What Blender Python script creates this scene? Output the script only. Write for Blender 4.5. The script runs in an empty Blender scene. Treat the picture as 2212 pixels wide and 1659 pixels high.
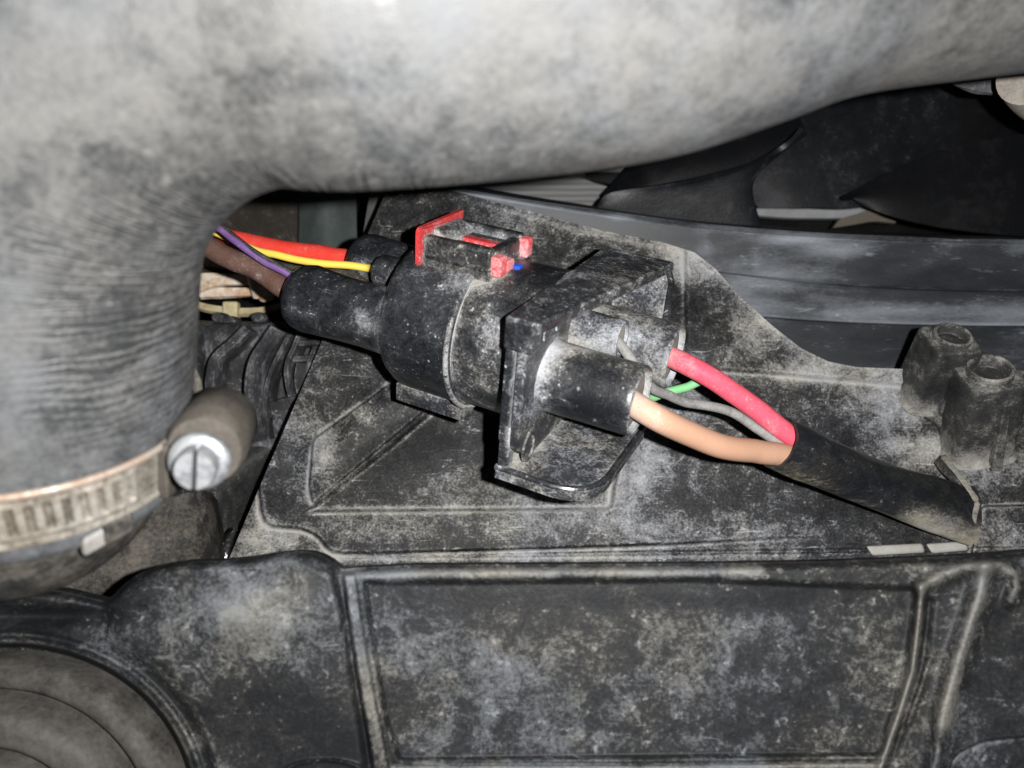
import bpy, math, random
import numpy as np
from mathutils import Matrix, Vector

random.seed(7)
rng = np.random.default_rng(7)
SC = bpy.context.scene
COL = SC.collection

# ------------------------------------------------------------------ camera, light, exposure (all lengths below are mm)
H = 235.0                    # camera height above the shroud's reference plane
S = 300.0 / 2212             # mm per picture unit on that plane (the picture is 2212 x 1659 units)
MM = 0.001
cam = bpy.data.cameras.new('camera')
cam_o = bpy.data.objects.new('camera', cam)
COL.objects.link(cam_o)
cam_o.location = (0, 0, H * MM)
cam.sensor_width = 36
cam.lens = 36 * H / 300.0
cam.clip_start = 0.005
cam.clip_end = 10
cam.dof.use_dof = True
cam.dof.focus_distance = 0.200
cam.dof.aperture_fstop = 17.0
SC.camera = cam_o

world = bpy.data.worlds.new('World')
SC.world = world
world.use_nodes = True
bg = world.node_tree.nodes['Background']
bg.inputs[0].default_value = (0.80, 0.88, 1.0, 1)
bg.inputs[1].default_value = 0.02

lamp = bpy.data.lights.new('phone_flash', 'POINT')
lamp.energy = 4.6
lamp.color = (1.0, 0.985, 0.96)
lamp.shadow_soft_size = 0.0014
lamp_o = bpy.data.objects.new('phone_flash', lamp)
COL.objects.link(lamp_o)
lamp_o.location = (0.014, 0.003, 0.238)

SC.view_settings.view_transform = 'Standard'
SC.view_settings.look = 'None'
SC.view_settings.exposure = 0.0
SC.view_settings.gamma = 1.0
SC.view_settings.use_curve_mapping = False
SC.render.film_transparent = False
SC.cycles.max_bounces = 3
SC.cycles.sample_clamp_indirect = 3.0

# ------------------------------------------------------------------ geometry helpers
CAMP = np.array([0, 0, H])
TILT = 0.25                  # the shroud panel falls away towards the top of the picture


def at(x, y, z):
    f = (H - z) / H
    return np.array([(x - 1106) * S * f, (829.5 - y) * S * f, z])


def at_arr(x, y, z):
    f = (H - z) / H
    return np.stack([(x - 1106) * S * f, (829.5 - y) * S * f, z + 0 * x], -1)


def on_panel(x, y, h=0.0):
    """point of the tilted panel plane z = -TILT*y + h seen at picture position x, y"""
    dx = (np.asarray(x, float) - 1106) * S
    dy = (829.5 - np.asarray(y, float)) * S
    # P = C + k*(dx, dy, -H): z = H - k*H = -TILT*k*dy + h
    k = (H - h) / (H - TILT * dy)
    return np.stack([k * dx, k * dy, H - k * H], -1)


def prj(P):
    f = S * (H - P[..., 2]) / H
    return 1106 + P[..., 0] / f, 829.5 - P[..., 1] / f


def norm(v):
    v = np.asarray(v, float)
    return v / np.linalg.norm(v)


def sstep(a, b, x):
    t = np.clip((x - a) / (b - a), 0, 1)
    return t * t * (3 - 2 * t)


def mesh_object(name, verts, faces, mat, parent=None, origin=(0, 0, 0), dust=None, sharp=35, smooth=True, bevel=0, attrs=None):
    v = (np.asarray(verts, float) - np.asarray(origin, float)) * MM
    me = bpy.data.meshes.new(name)
    me.from_pydata(v.tolist(), [], [tuple(int(i) for i in f) for f in faces])
    me.update()
    if dust is not None:
        a = me.attributes.new('dust', 'FLOAT', 'POINT')
        a.data.foreach_set('value', np.asarray(dust, np.float32))
    for k, val in (attrs or {}).items():
        a = me.attributes.new(k, 'FLOAT', 'POINT')
        a.data.foreach_set('value', np.asarray(val, np.float32))
    if mat:
        me.materials.append(mat)
    if smooth:
        me.polygons.foreach_set('use_smooth', [True] * len(me.polygons))
        if sharp:
            me.set_sharp_from_angle(angle=math.radians(sharp))
    o = bpy.data.objects.new(name, me)
    COL.objects.link(o)
    if parent is not None:
        o.parent = parent
    else:
        o.location = Vector(np.asarray(origin, float) * MM)
    if bevel:
        b = o.modifiers.new('bevel', 'BEVEL')
        b.width = bevel * MM
        b.segments = 3
        b.limit_method = 'ANGLE'
        b.angle_limit = math.radians(40)
    return o


def grid_faces(nu, nv, close_u=False, close_v=False, off=0):
    f = []
    for i in range(nu if close_u else nu - 1):
        for j in range(nv if close_v else nv - 1):
            a = i * nv + j
            b = i * nv + (j + 1) % nv
            c = ((i + 1) % nu) * nv + (j + 1) % nv
            d = ((i + 1) % nu) * nv + j
            f.append((a + off, b + off, c + off, d + off))
    return f


def catmull(pts, n):
    p = np.asarray(pts, float)
    if len(p) == 2:
        t = np.linspace(0, 1, n)[:, None]
        return p[0] * (1 - t) + p[1] * t
    seg = np.linalg.norm(np.diff(p, axis=0), axis=1) ** 0.5
    s = np.r_[0, np.cumsum(seg)]
    q = np.vstack([2 * p[0] - p[1], p, 2 * p[-1] - p[-2]])
    t = np.linspace(0, s[-1], n)
    out = []
    for ti in t:
        i = min(max(int(np.searchsorted(s, ti) - 1), 0), len(p) - 2)
        u = (ti - s[i]) / (s[i + 1] - s[i])
        a, b, c, d = q[i], q[i + 1], q[i + 2], q[i + 3]
        out.append(0.5 * (2 * b + (c - a) * u + (2 * a - 5 * b + 4 * c - d) * u * u + (3 * b - a - 3 * c + d) * u ** 3))
    return np.array(out)


def frames(path, up=(0, 0, 1)):
    p = np.asarray(path, float)
    t = np.gradient(p, axis=0)
    t /= np.linalg.norm(t, axis=1)[:, None]
    n = np.asarray(up, float) - t[0] * np.dot(up, t[0])
    if np.linalg.norm(n) < 1e-3:
        n = np.array([1.0, 0, 0]) - t[0] * t[0][0]
    n = norm(n)
    N = [n]
    for i in range(1, len(p)):
        n = n - t[i] * np.dot(n, t[i])
        n = norm(n)
        N.append(n)
    N = np.array(N)
    B = np.cross(t, N)
    return t, N, B


def tube_geo(path, radii, seg=20, caps=True, flat=None):
    """round (or flattened: flat = ratio per point) tube; returns verts, faces, angle, along"""
    p = np.asarray(path, float)
    r = np.broadcast_to(np.asarray(radii, float), (len(p),))
    fl = np.broadcast_to(np.asarray(1.0 if flat is None else flat, float), (len(p),))
    t, N, B = frames(p)
    a = np.linspace(0, 2 * math.pi, seg, endpoint=False)
    V = p[:, None, :] + r[:, None, None] * (fl[:, None, None] * np.sin(a)[None, :, None] * N[:, None, :] + np.cos(a)[None, :, None] * B[:, None, :])
    verts = V.reshape(-1, 3)
    faces = grid_faces(len(p), seg, close_v=True)
    if caps:
        faces.append(tuple(range(seg))[::-1])
        faces.append(tuple((len(p) - 1) * seg + k for k in range(seg)))
    return verts, faces


def tube(name, path, radii, mat, parent=None, origin=(0, 0, 0), seg=20, n=None, **kw):
    if n:
        path = catmull(path, n)
        if np.ndim(radii):
            radii = np.interp(np.linspace(0, 1, n), np.linspace(0, 1, len(radii)), radii)
    v, f = tube_geo(path, radii, seg)
    return mesh_object(name, v, f, mat, parent, origin, **kw)


def lathe_geo(profile, seg=48, axis='x', centre=(0, 0), close=False):
    """profile: (along, radius) list turned round the local x axis shifted to centre (y, z)"""
    pr = np.asarray(profile, float)
    a = np.linspace(0, 2 * math.pi, seg, endpoint=False)
    V = np.stack([np.repeat(pr[:, :1], seg, 1), centre[0] + pr[:, 1:] * np.cos(a), centre[1] + pr[:, 1:] * np.sin(a)], -1)
    faces = grid_faces(len(pr), seg, close_v=True)
    faces = [f[::-1] for f in faces]
    if pr[0, 1] > 1e-6:
        faces.append(tuple(range(seg)))
    if pr[-1, 1] > 1e-6:
        faces.append(tuple((len(pr) - 1) * seg + k for k in range(seg))[::-1])
    return V.reshape(-1, 3), faces


def box_geo(x0, x1, y0, y1, z0, z1):
    v = [(x, y, z) for x in (x0, x1) for y in (y0, y1) for z in (z0, z1)]
    f = [(0, 1, 3, 2), (4, 6, 7, 5), (0, 4, 5, 1), (2, 3, 7, 6), (0, 2, 6, 4), (1, 5, 7, 3)]
    return np.array(v, float), f


def prism_geo(poly, a, b, plane):
    """polygon extruded from a to b along the axis that `plane` leaves out ('yz' -> x, 'xz' -> y, 'xy' -> z)"""
    p = np.asarray(poly, float)
    n = len(p)

    def put(c):
        k = np.full(n, float(c))
        return {'yz': np.c_[k, p], 'xz': np.c_[p[:, 0], k, p[:, 1]], 'xy': np.c_[p, k]}[plane]
    v = np.vstack([put(a), put(b)])
    area = 0.5 * np.sum(p[:, 0] * np.roll(p[:, 1], -1) - np.roll(p[:, 0], -1) * p[:, 1])
    flip = (area > 0) == (plane != 'xz')
    if b < a:
        flip = not flip
    f = [tuple(range(n))[::-1] if flip else tuple(range(n)), tuple(range(n, 2 * n)) if flip else tuple(range(n, 2 * n))[::-1]]
    for i in range(n):
        j = (i + 1) % n
        q = (i, j, n + j, n + i)
        f.append(q if flip else q[::-1])
    return v, f


def round_poly(poly, radii, seg=6):
    p = [np.asarray(q, float) for q in poly]
    out = []
    for i, c in enumerate(p):
        r = radii[i] if np.ndim(radii) else radii
        if r <= 0:
            out.append(c)
            continue
        a, b = norm(p[i - 1] - c), norm(p[(i + 1) % len(p)] - c)
        for k in range(seg + 1):
            u = k / seg
            q0, q1, q2 = c + a * r, c, c + b * r
            out.append((1 - u) ** 2 * q0 + 2 * u * (1 - u) * q1 + u * u * q2)
    return np.array(out)


def sd_poly(poly, X, Y):
    """signed distance (negative inside) to a closed polygon, picture units"""
    p = np.asarray(poly, float)
    d = np.full(X.shape, 1e9)
    inside = np.zeros(X.shape, bool)
    for i in range(len(p)):
        a, b = p[i], p[(i + 1) % len(p)]
        e = b - a
        t = np.clip(((X - a[0]) * e[0] + (Y - a[1]) * e[1]) / (e @ e), 0, 1)
        d = np.minimum(d, np.hypot(X - a[0] - t * e[0], Y - a[1] - t * e[1]))
        c = (a[1] > Y) != (b[1] > Y)
        if a[1] != b[1]:
            inside ^= c & (X < (b[0] - a[0]) * (Y - a[1]) / (b[1] - a[1]) + a[0])
    return np.where(inside, -d, d)


def d_line(pts, X, Y):
    p = np.asarray(pts, float)
    d = np.full(X.shape, 1e9)
    for a, b in zip(p[:-1], p[1:]):
        e = b - a
        t = np.clip(((X - a[0]) * e[0] + (Y - a[1]) * e[1]) / (e @ e), 0, 1)
        d = np.minimum(d, np.hypot(X - a[0] - t * e[0], Y - a[1] - t * e[1]))
    return d


def blur(h, n):
    k = np.ones(2 * n + 1) / (2 * n + 1)
    for ax in (0, 1):
        pad = [(n, n) if q == ax else (0, 0) for q in (0, 1)]
        h = np.apply_along_axis(lambda m: np.convolve(m, k, 'valid'), ax, np.pad(h, pad, 'edge'))
    return h


def blobs(lst, X, Y):
    d = np.zeros(X.shape)
    for x, y, rx, ry, a in lst:
        d += a * np.exp(-((X - x) / rx) ** 2 - ((Y - y) / ry) ** 2)
    return d


def empty(name, label, category, origin, group=None):
    o = bpy.data.objects.new(name, None)
    o.empty_display_size = 0.01
    COL.objects.link(o)
    o.location = Vector(np.asarray(origin, float) * MM)
    tag(o, label, category, group)
    return o


def tag(o, label, category, group=None):
    o['label'] = label
    o['category'] = category
    if group:
        o['group'] = group
    return o


def loft(rows, n):
    """rows of world points -> smooth grid"""
    R = [catmull(r, n) for r in rows]
    V = np.array(R)
    return V.reshape(-1, 3), grid_faces(len(rows), n)


def sheet(name, rows, n, mat, parent=None, origin=(0, 0, 0), thick=1.5, dense=None, **kw):
    """a curved plate with real thickness through rows of points"""
    R = np.array([catmull(r, n) for r in rows])
    if dense:
        R = np.stack([catmull(R[:, j], dense) for j in range(n)], 1)
    if R.shape[2] == 4:
        kw['dust'] = np.tile(R[..., 3].ravel(), 2)
        R = R[..., :3]
    m = len(R)
    gu = np.gradient(R, axis=0)
    gv = np.gradient(R, axis=1)
    nr = np.cross(gu, gv)
    nr /= np.linalg.norm(nr, axis=2)[..., None] + 1e-9
    if nr[..., 2].mean() < 0:
        nr = -nr
    top = R.reshape(-1, 3)
    bot = (R - nr * thick).reshape(-1, 3)
    N = len(top)
    f = grid_faces(m, n)
    f += [tuple(i + N for i in q[::-1]) for q in f]
    idx = lambda i, j: i * n + j
    ring = [idx(0, j) for j in range(n)] + [idx(i, n - 1) for i in range(1, m)] + [idx(m - 1, j) for j in range(n - 2, -1, -1)] + [idx(i, 0) for i in range(m - 2, 0, -1)]
    for a, b in zip(ring, ring[1:] + ring[:1]):
        f.append((a, b, b + N, a + N))
    return mesh_object(name, np.vstack([top, bot]), f, mat, parent, origin, **kw)


# ------------------------------------------------------------------ materials
def dusty(name, base, dust, amount=0.0, k_big=1.2, k_mid=0.8, k_fine=0.6, speck=0.5, big=60, mid=260, fine=1500,
          rough=0.42, ao=0.0, ao_dist=4.0, stretch=(1, 1, 1), spec=0.12, bump=0.25, metal=0.0, dust2=None, seed=0.0, scratch=0.0, gain=1.0, lo=-0.18, hi=1.0, edge=0.0, smear=0.0):
    """plastic, rubber or metal under road dust; the float attribute 'dust' adds where dust lies thicker and carries some painted highlights"""
    m = bpy.data.materials.new(name)
    m.use_nodes = True
    nt = m.node_tree
    N, L = nt.nodes, nt.links
    bsdf = N['Principled BSDF']
    tc = N.new('ShaderNodeTexCoord')
    mp = N.new('ShaderNodeMapping')
    mp.inputs['Scale'].default_value = stretch
    mp.inputs['Location'].default_value = (seed, seed * 0.7, seed * 1.3)
    L.new(tc.outputs['Object'], mp.inputs[0])

    def noise(scale, detail, rg=0.6, dist=0.0, src=None):
        n = N.new('ShaderNodeTexNoise')
        n.inputs['Scale'].default_value = scale
        n.inputs['Detail'].default_value = detail
        n.inputs['Roughness'].default_value = rg
        n.inputs['Distortion'].default_value = dist
        L.new((src or mp).outputs[0], n.inputs['Vector'])
        return n.outputs[0]

    def math_(op, a, b=None, c=None):
        n = N.new('ShaderNodeMath')
        n.operation = op
        for i, q in enumerate((a, b, c)):
            if q is None:
                continue
            if isinstance(q, (int, float)):
                n.inputs[i].default_value = q
            else:
                L.new(q, n.inputs[i])
        return n.outputs[0]

    def rng_(x, a, b, c=0.0, d=1.0, smooth=True):
        n = N.new('ShaderNodeMapRange')
        n.interpolation_type = 'SMOOTHSTEP' if smooth else 'LINEAR'
        n.inputs[1].default_value, n.inputs[2].default_value, n.inputs[3].default_value, n.inputs[4].default_value = a, b, c, d
        L.new(x, n.inputs[0])
        return n.outputs[0]
    nb = noise(big, 3, 0.6, 0.5)
    nm = noise(mid, 4, 0.68, smear)
    nf = noise(fine, 2, 0.7)
    at_ = N.new('ShaderNodeAttribute')
    at_.attribute_name = 'dust'
    v = math_('ADD', at_.outputs['Fac'], amount)
    v = math_('MULTIPLY_ADD', math_('SUBTRACT', nb, 0.5), k_big * 2, v)
    v = math_('MULTIPLY_ADD', math_('SUBTRACT', nm, 0.5), k_mid * 2, v)
    v = math_('MULTIPLY_ADD', math_('SUBTRACT', nf, 0.5), k_fine * 2, v)
    if speck:
        sp = rng_(noise(fine * 0.55, 2, 0.5), 0.60, 0.74)
        sp = math_('MULTIPLY', sp, rng_(nm, 0.42, 0.62))
        v = math_('MULTIPLY_ADD', sp, speck, v)
    if scratch:
        mp2 = N.new('ShaderNodeMapping')
        mp2.inputs['Rotation'].default_value = (0.3, 0.2, 0.5)
        mp2.inputs['Scale'].default_value = (0.12, 1, 1)
        L.new(tc.outputs['Object'], mp2.inputs[0])
        s2 = rng_(noise(900, 2, 0.6, 0.8, mp2), 0.64, 0.74)
        v = math_('MULTIPLY_ADD', s2, scratch, v)
    if ao:
        a = N.new('ShaderNodeAmbientOcclusion')
        a.samples = 4
        a.inputs['Distance'].default_value = ao_dist * MM
        v = math_('MULTIPLY_ADD', math_('SUBTRACT', 1.0, a.outputs['AO']), ao, v)
    if edge:
        bv = N.new('ShaderNodeBevel')
        bv.samples = 3
        bv.inputs['Radius'].default_value = 0.0006
        ge = N.new('ShaderNodeNewGeometry')
        dp = N.new('ShaderNodeVectorMath')
        dp.operation = 'DOT_PRODUCT'
        L.new(bv.outputs[0], dp.inputs[0])
        L.new(ge.outputs['Normal'], dp.inputs[1])
        eg = math_('MULTIPLY', rng_(dp.outputs['Value'], 0.995, 0.90), rng_(nm, 0.38, 0.62))
        v = math_('MULTIPLY_ADD', eg, edge, v)
    mask = math_('MULTIPLY_ADD', rng_(v, lo, hi, 0.0, 1.0, False), 0.76, math_('MULTIPLY', rng_(v, -1.1, 1.1, 0.0, 1.0), 0.24))
    mask = math_('MULTIPLY', mask, gain)
    mix = N.new('ShaderNodeMix')
    mix.data_type = 'RGBA'
    L.new(mask, mix.inputs[0])
    mix.inputs[6].default_value = (*base, 1)
    if dust2 is not None:
        mx2 = N.new('ShaderNodeMix')
        mx2.data_type = 'RGBA'
        mx2.inputs[6].default_value = (*dust, 1)
        mx2.inputs[7].default_value = (*dust2, 1)
        L.new(rng_(noise(big * 0.8, 3), 0.4, 0.62), mx2.inputs[0])
        L.new(mx2.outputs[2], mix.inputs[7])
    else:
        mix.inputs[7].default_value = (*dust, 1)
    L.new(mix.outputs[2], bsdf.inputs['Base Color'])
    L.new(rng_(mask, 0, 1, rough, 0.92, False), bsdf.inputs['Roughness'])
    bsdf.inputs['Specular IOR Level'].default_value = spec
    if metal:
        L.new(rng_(mask, 0, 1, metal, 0.0, False), bsdf.inputs['Metallic'])
    bp = N.new('ShaderNodeBump')
    bp.inputs['Strength'].default_value = bump
    bp.inputs['Distance'].default_value = 0.0004
    L.new(math_('ADD', math_('MULTIPLY', nf, 0.6), nm), bp.inputs['Height'])
    L.new(bp.outputs[0], bsdf.inputs['Normal'])
    return m


BLACK = (0.006, 0.0068, 0.0085)
DUST = (0.33, 0.315, 0.29)
DUSTB = (0.33, 0.345, 0.375)
M = {}
M['panel'] = dusty('dusty_black_panel', (0.007, 0.0075, 0.0085), (0.28, 0.272, 0.252), -0.27, 0.85, 1.0, 0.9, 0.7, 40, 200, 1500, smear=0.9, rough=0.5, dust2=(0.265, 0.27, 0.285), scratch=0.7, spec=0.09)
M['ring'] = dusty('hazy_black_ring', (0.011, 0.0125, 0.015), (0.20, 0.215, 0.24), -0.08, 0.8, 0.7, 0.25, 0.4, 40, 120, 1800, rough=0.45, stretch=(0.4, 1.2, 1), bump=0.1, scratch=0.5, spec=0.25)
M['conn'] = dusty('dusty_connector_plastic', BLACK, (0.31, 0.315, 0.335), -0.50, 0.8, 0.9, 0.8, 1.0, 70, 280, 1700, smear=0.7, rough=0.34, ao=1.3, ao_dist=4, dust2=(0.30, 0.29, 0.27), scratch=0.4, bump=0.2, spec=0.45, edge=0.9)
M['conn_clean'] = dusty('clean_connector_plastic', BLACK, (0.28, 0.285, 0.305), -0.58, 0.7, 0.9, 0.6, 1.1, 80, 300, 2000, smear=0.7, rough=0.28, ao=0.7, ao_dist=3.5, scratch=0.45, bump=0.15, spec=0.45)
M['conn_dusty'] = dusty('heavily_dusted_plastic', (0.008, 0.009, 0.012), (0.31, 0.32, 0.345), -0.26, 0.9, 0.9, 0.9, 0.7, 80, 300, 1700, smear=0.7, rough=0.42, ao=0.9, ao_dist=4, dust2=(0.30, 0.29, 0.27), spec=0.3, edge=0.4)
M['seal'] = dusty('dusty_seal', (0.08, 0.076, 0.07), (0.27, 0.25, 0.225), 0.4, 0.6, 0.6, 0.6, 0.3, 90, 400, 1500, rough=0.7)
M['hose'] = dusty('dusty_rubber_hose', (0.012, 0.013, 0.014), (0.058, 0.0565, 0.054), 0.36, 0.6, 1.0, 0.7, 1.2, 34, 230, 1300, rough=0.45, bump=0.5, dust2=(0.056, 0.059, 0.064), spec=0.45)
M['hose_wrinkled'] = M['hose'].copy()


def add_wrinkles(m):
    """short broken ripples across the hose, strongest inside the elbow (attribute 'wrinkle')"""
    nt = m.node_tree
    N, L = nt.nodes, nt.links
    A = {}
    for k in ('along', 'turn', 'wrinkle'):
        A[k] = N.new('ShaderNodeAttribute')
        A[k].attribute_name = k
    cb = N.new('ShaderNodeCombineXYZ')
    L.new(A['along'].outputs['Fac'], cb.inputs[0])
    L.new(A['turn'].outputs['Fac'], cb.inputs[1])
    mp = N.new('ShaderNodeMapping')
    mp.inputs['Scale'].default_value = (0.55, 3.0, 1)
    L.new(cb.outputs[0], mp.inputs[0])
    n = N.new('ShaderNodeTexNoise')
    n.inputs['Scale'].default_value = 1.0
    n.inputs['Detail'].default_value = 3
    L.new(mp.outputs[0], n.inputs['Vector'])

    def mth(op, a, b, c=None):
        q = N.new('ShaderNodeMath')
        q.operation = op
        for i_, x in enumerate((a, b, c)):
            if x is None:
                continue
            if isinstance(x, (int, float)):
                q.inputs[i_].default_value = x
            else:
                L.new(x, q.inputs[i_])
        return q.outputs[0]
    ph_ = mth('MULTIPLY_ADD', A['along'].outputs['Fac'], 4.6, mth('MULTIPLY', n.outputs[0], 16.0))
    sn = mth('SINE', ph_, 0.0)
    n2 = N.new('ShaderNodeTexNoise')
    n2.inputs['Scale'].default_value = 0.5
    n2.inputs['Detail'].default_value = 2
    L.new(mp.outputs[0], n2.inputs['Vector'])
    r = N.new('ShaderNodeMapRange')
    r.inputs[1].default_value, r.inputs[2].default_value, r.inputs[3].default_value, r.inputs[4].default_value = 0.34, 0.60, 0.15, 1.0
    L.new(n2.outputs[0], r.inputs[0])
    rr_ = mth('MULTIPLY', sn, r.outputs[0])
    mu = N.new('ShaderNodeMath')
    mu.operation = 'MULTIPLY'
    L.new(rr_, mu.inputs[0])
    L.new(A['wrinkle'].outputs['Fac'], mu.inputs[1])
    # crests lighter, troughs darker
    at_ = [q for q in N if q.type == 'ATTRIBUTE' and q.attribute_name == 'dust'][0]
    old = at_.outputs['Fac'].links[0].to_socket
    ma = N.new('ShaderNodeMath')
    ma.operation = 'MULTIPLY_ADD'
    ma.inputs[1].default_value = 0.5
    L.new(mu.outputs[0], ma.inputs[0])
    L.new(at_.outputs['Fac'], ma.inputs[2])
    L.new(ma.outputs[0], old)
    bp = [q for q in N if q.type == 'BUMP'][0]
    b2 = N.new('ShaderNodeBump')
    b2.inputs['Strength'].default_value = 0.5
    b2.inputs['Distance'].default_value = 0.0005
    L.new(mu.outputs[0], b2.inputs['Height'])
    L.new(b2.outputs[0], bp.inputs['Normal'])


add_wrinkles(M['hose_wrinkled'])
M['clamp'] = dusty('dusty_clamp_metal', (0.30, 0.28, 0.25), (0.040, 0.035, 0.029), 0.56, 0.7, 0.6, 0.5, 0.2, 80, 300, 1400, rough=0.42, metal=0.6, bump=0.15, dust2=(0.044, 0.036, 0.026))
M['housing'] = dusty('dusty_worm_housing', (0.026, 0.023, 0.020), (0.062, 0.055, 0.047), 0.42, 0.8, 0.9, 0.6, 0.4, 70, 260, 1300, rough=0.55, edge=0.3)
M['rust_edge'] = dusty('rusted_steel_edge', (0.30, 0.28, 0.25), (0.10, 0.042, 0.016), 0.25, 1.3, 0.8, 0.4, 0.3, 60, 220, 1200, rough=0.35, metal=0.7)
M['screw'] = dusty('zinc_screw', (0.24, 0.25, 0.265), (0.095, 0.094, 0.092), 0.05, 0.8, 0.7, 0.4, 0.2, 150, 500, 1500, rough=0.38, metal=0.85, bump=0.25)
M['neck'] = dusty('dusty_neck_plastic', (0.011, 0.011, 0.011), (0.105, 0.094, 0.080), 0.15, 0.9, 1.1, 0.7, 0.5, 50, 200, 1000, rough=0.6, dust2=(0.065, 0.065, 0.066))
M['white_tab'] = dusty('dusty_white_plastic', (0.17, 0.165, 0.16), (0.09, 0.083, 0.073), 0.25, 0.8, 0.7, 0.5, 0.2, 120, 400, 1500, rough=0.6)
M['cover'] = dusty('dusty_cover_plastic', (0.006, 0.0065, 0.0075), (0.120, 0.115, 0.103), -0.28, 0.7, 1.1, 0.8, 1.0, 40, 200, 1300, smear=0.8, rough=0.5, dust2=(0.095, 0.101, 0.110), scratch=0.4)
M['cap'] = dusty('brown_dusty_cap', (0.016, 0.015, 0.014), (0.074, 0.070, 0.064), 0.30, 0.8, 0.9, 0.5, 0.3, 45, 180, 900, rough=0.6)
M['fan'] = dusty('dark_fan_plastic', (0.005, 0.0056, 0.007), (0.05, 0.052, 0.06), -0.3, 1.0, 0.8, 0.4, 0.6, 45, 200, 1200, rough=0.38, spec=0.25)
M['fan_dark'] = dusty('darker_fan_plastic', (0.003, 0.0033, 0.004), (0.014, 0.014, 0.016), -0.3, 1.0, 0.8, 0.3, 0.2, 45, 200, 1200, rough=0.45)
M['deep'] = dusty('engine_bay_dark', (0.004, 0.004, 0.004), (0.012, 0.012, 0.012), 0.0, rough=0.8)
M['bracket'] = dusty('ribbed_bracket_plastic', (0.013, 0.013, 0.015), (0.25, 0.245, 0.24), -0.28, 1.0, 1.0, 0.5, 0.5, 60, 200, 1200, rough=0.36, ao=0.35, stretch=(1, 0.6, 1), dust2=(0.24, 0.25, 0.27), scratch=0.6, edge=0.6)
M['rust'] = dusty('rusty_white_metal', (0.62, 0.58, 0.50), (0.34, 0.15, 0.045), 0.30, 1.4, 1.0, 0.4, 0.3, 130, 350, 1200, rough=0.6)
M['tie'] = dusty('yellowed_nylon', (0.52, 0.46, 0.28), (0.26, 0.20, 0.12), 0.25, 1.0, 0.8, 0.3, 0.2, 110, 350, 1200, rough=0.5)
M['foam'] = dusty('pale_foam', (0.29, 0.285, 0.27), (0.22, 0.21, 0.19), 0.1, 0.9, 0.8, 0.7, 0.2, 120, 400, 1500, rough=0.8)
M['sleeve'] = dusty('black_heat_shrink', (0.007, 0.008, 0.010), (0.21, 0.205, 0.195), -0.60, 0.5, 0.8, 0.6, 0.5, 60, 250, 1800, rough=0.28, spec=0.5, stretch=(0.5, 1, 1), dust2=(0.28, 0.25, 0.19), scratch=0.35)
M['red_plastic'] = dusty('red_lock_plastic', (0.36, 0.022, 0.024), (0.36, 0.28, 0.28), -0.42, 0.9, 0.9, 0.9, 0.8, 120, 400, 1600, rough=0.42, ao=0.6, ao_dist=3)
M['red_dusty'] = dusty('faded_red_plastic', (0.50, 0.03, 0.035), (0.45, 0.30, 0.31), 0.12, 0.9, 0.9, 0.9, 0.5, 150, 450, 1600, rough=0.5)
M['blue_plastic'] = dusty('blue_seal_plastic', (0.01, 0.06, 0.45), (0.2, 0.2, 0.3), -0.6, rough=0.4)


def wire_mat(name, col, dust=(0.34, 0.315, 0.29), amount=-0.40, rough=0.42):
    return dusty(name, col, dust, amount, 0.7, 0.7, 0.6, 0.6, 60, 300, 1500, rough=rough, bump=0.08)


M['w_pink'] = wire_mat('pink_red_insulation', (0.52, 0.055, 0.095))
M['w_peach'] = wire_mat('peach_insulation', (0.36, 0.205, 0.135))
M['w_red'] = wire_mat('red_insulation', (0.56, 0.030, 0.018), amount=-0.55)
M['w_brown'] = wire_mat('brown_insulation', (0.075, 0.036, 0.027), amount=-0.5)
M['w_violet'] = wire_mat('violet_insulation', (0.105, 0.05, 0.165), amount=-0.6)
M['w_yellow'] = wire_mat('yellow_insulation', (0.60, 0.44, 0.06), amount=-0.6)
M['w_black'] = wire_mat('black_insulation', (0.012, 0.012, 0.012), amount=-0.5)
M['w_grey'] = wire_mat('dusty_grey_insulation', (0.09, 0.09, 0.09), (0.24, 0.235, 0.225), 0.35)
M['w_green'] = wire_mat('green_insulation', (0.13, 0.36, 0.15), (0.26, 0.30, 0.26), -0.15)


def fins_material():
    m = bpy.data.materials.new('radiator_fins')
    m.use_nodes = True
    nt = m.node_tree
    b = nt.nodes['Principled BSDF']
    tc = nt.nodes.new('ShaderNodeTexCoord')
    w = nt.nodes.new('ShaderNodeTexWave')
    w.bands_direction = 'Y'
    w.inputs['Scale'].default_value = 130
    w.inputs['Distortion'].default_value = 0.6
    nt.links.new(tc.outputs['Object'], w.inputs[0])
    r = nt.nodes.new('ShaderNodeMapRange')
    r.inputs[3].default_value, r.inputs[4].default_value = 0.09, 0.17
    nt.links.new(w.outputs['Fac'], r.inputs[0])
    c = nt.nodes.new('ShaderNodeCombineColor')
    for i in range(3):
        nt.links.new(r.outputs[0], c.inputs[i])
    nt.links.new(c.outputs[0], b.inputs['Base Color'])
    b.inputs['Roughness'].default_value = 0.7
    return m


M['fins'] = fins_material()

# ------------------------------------------------------------------ the setting: a black sheet standing in for the unlit depth of the engine bay
v, f = box_geo(-420, 420, -320, 320, -150, -145)
o = mesh_object('dark_backdrop', v, f, M['deep'], smooth=False)
o['kind'] = 'structure'
o['label'] = 'black unlit depth of the engine bay'

# ------------------------------------------------------------------ fan shroud: embossed panel, duct ring, two screw bosses
sh0 = on_panel(1106, 830, 0)
shroud = empty('fan_shroud', 'dusty black plastic fan shroud with embossed panel and curved duct rim', 'fan shroud', sh0)

BND = np.array([(830, 396), (950, 405), (1130, 452), (1300, 498), (1430, 523), (1500, 545), (1545, 580), (1600, 642), (1670, 705), (1730, 752), (1790, 781), (1850, 793), (1950, 797), (2300, 803)], float)


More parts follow.
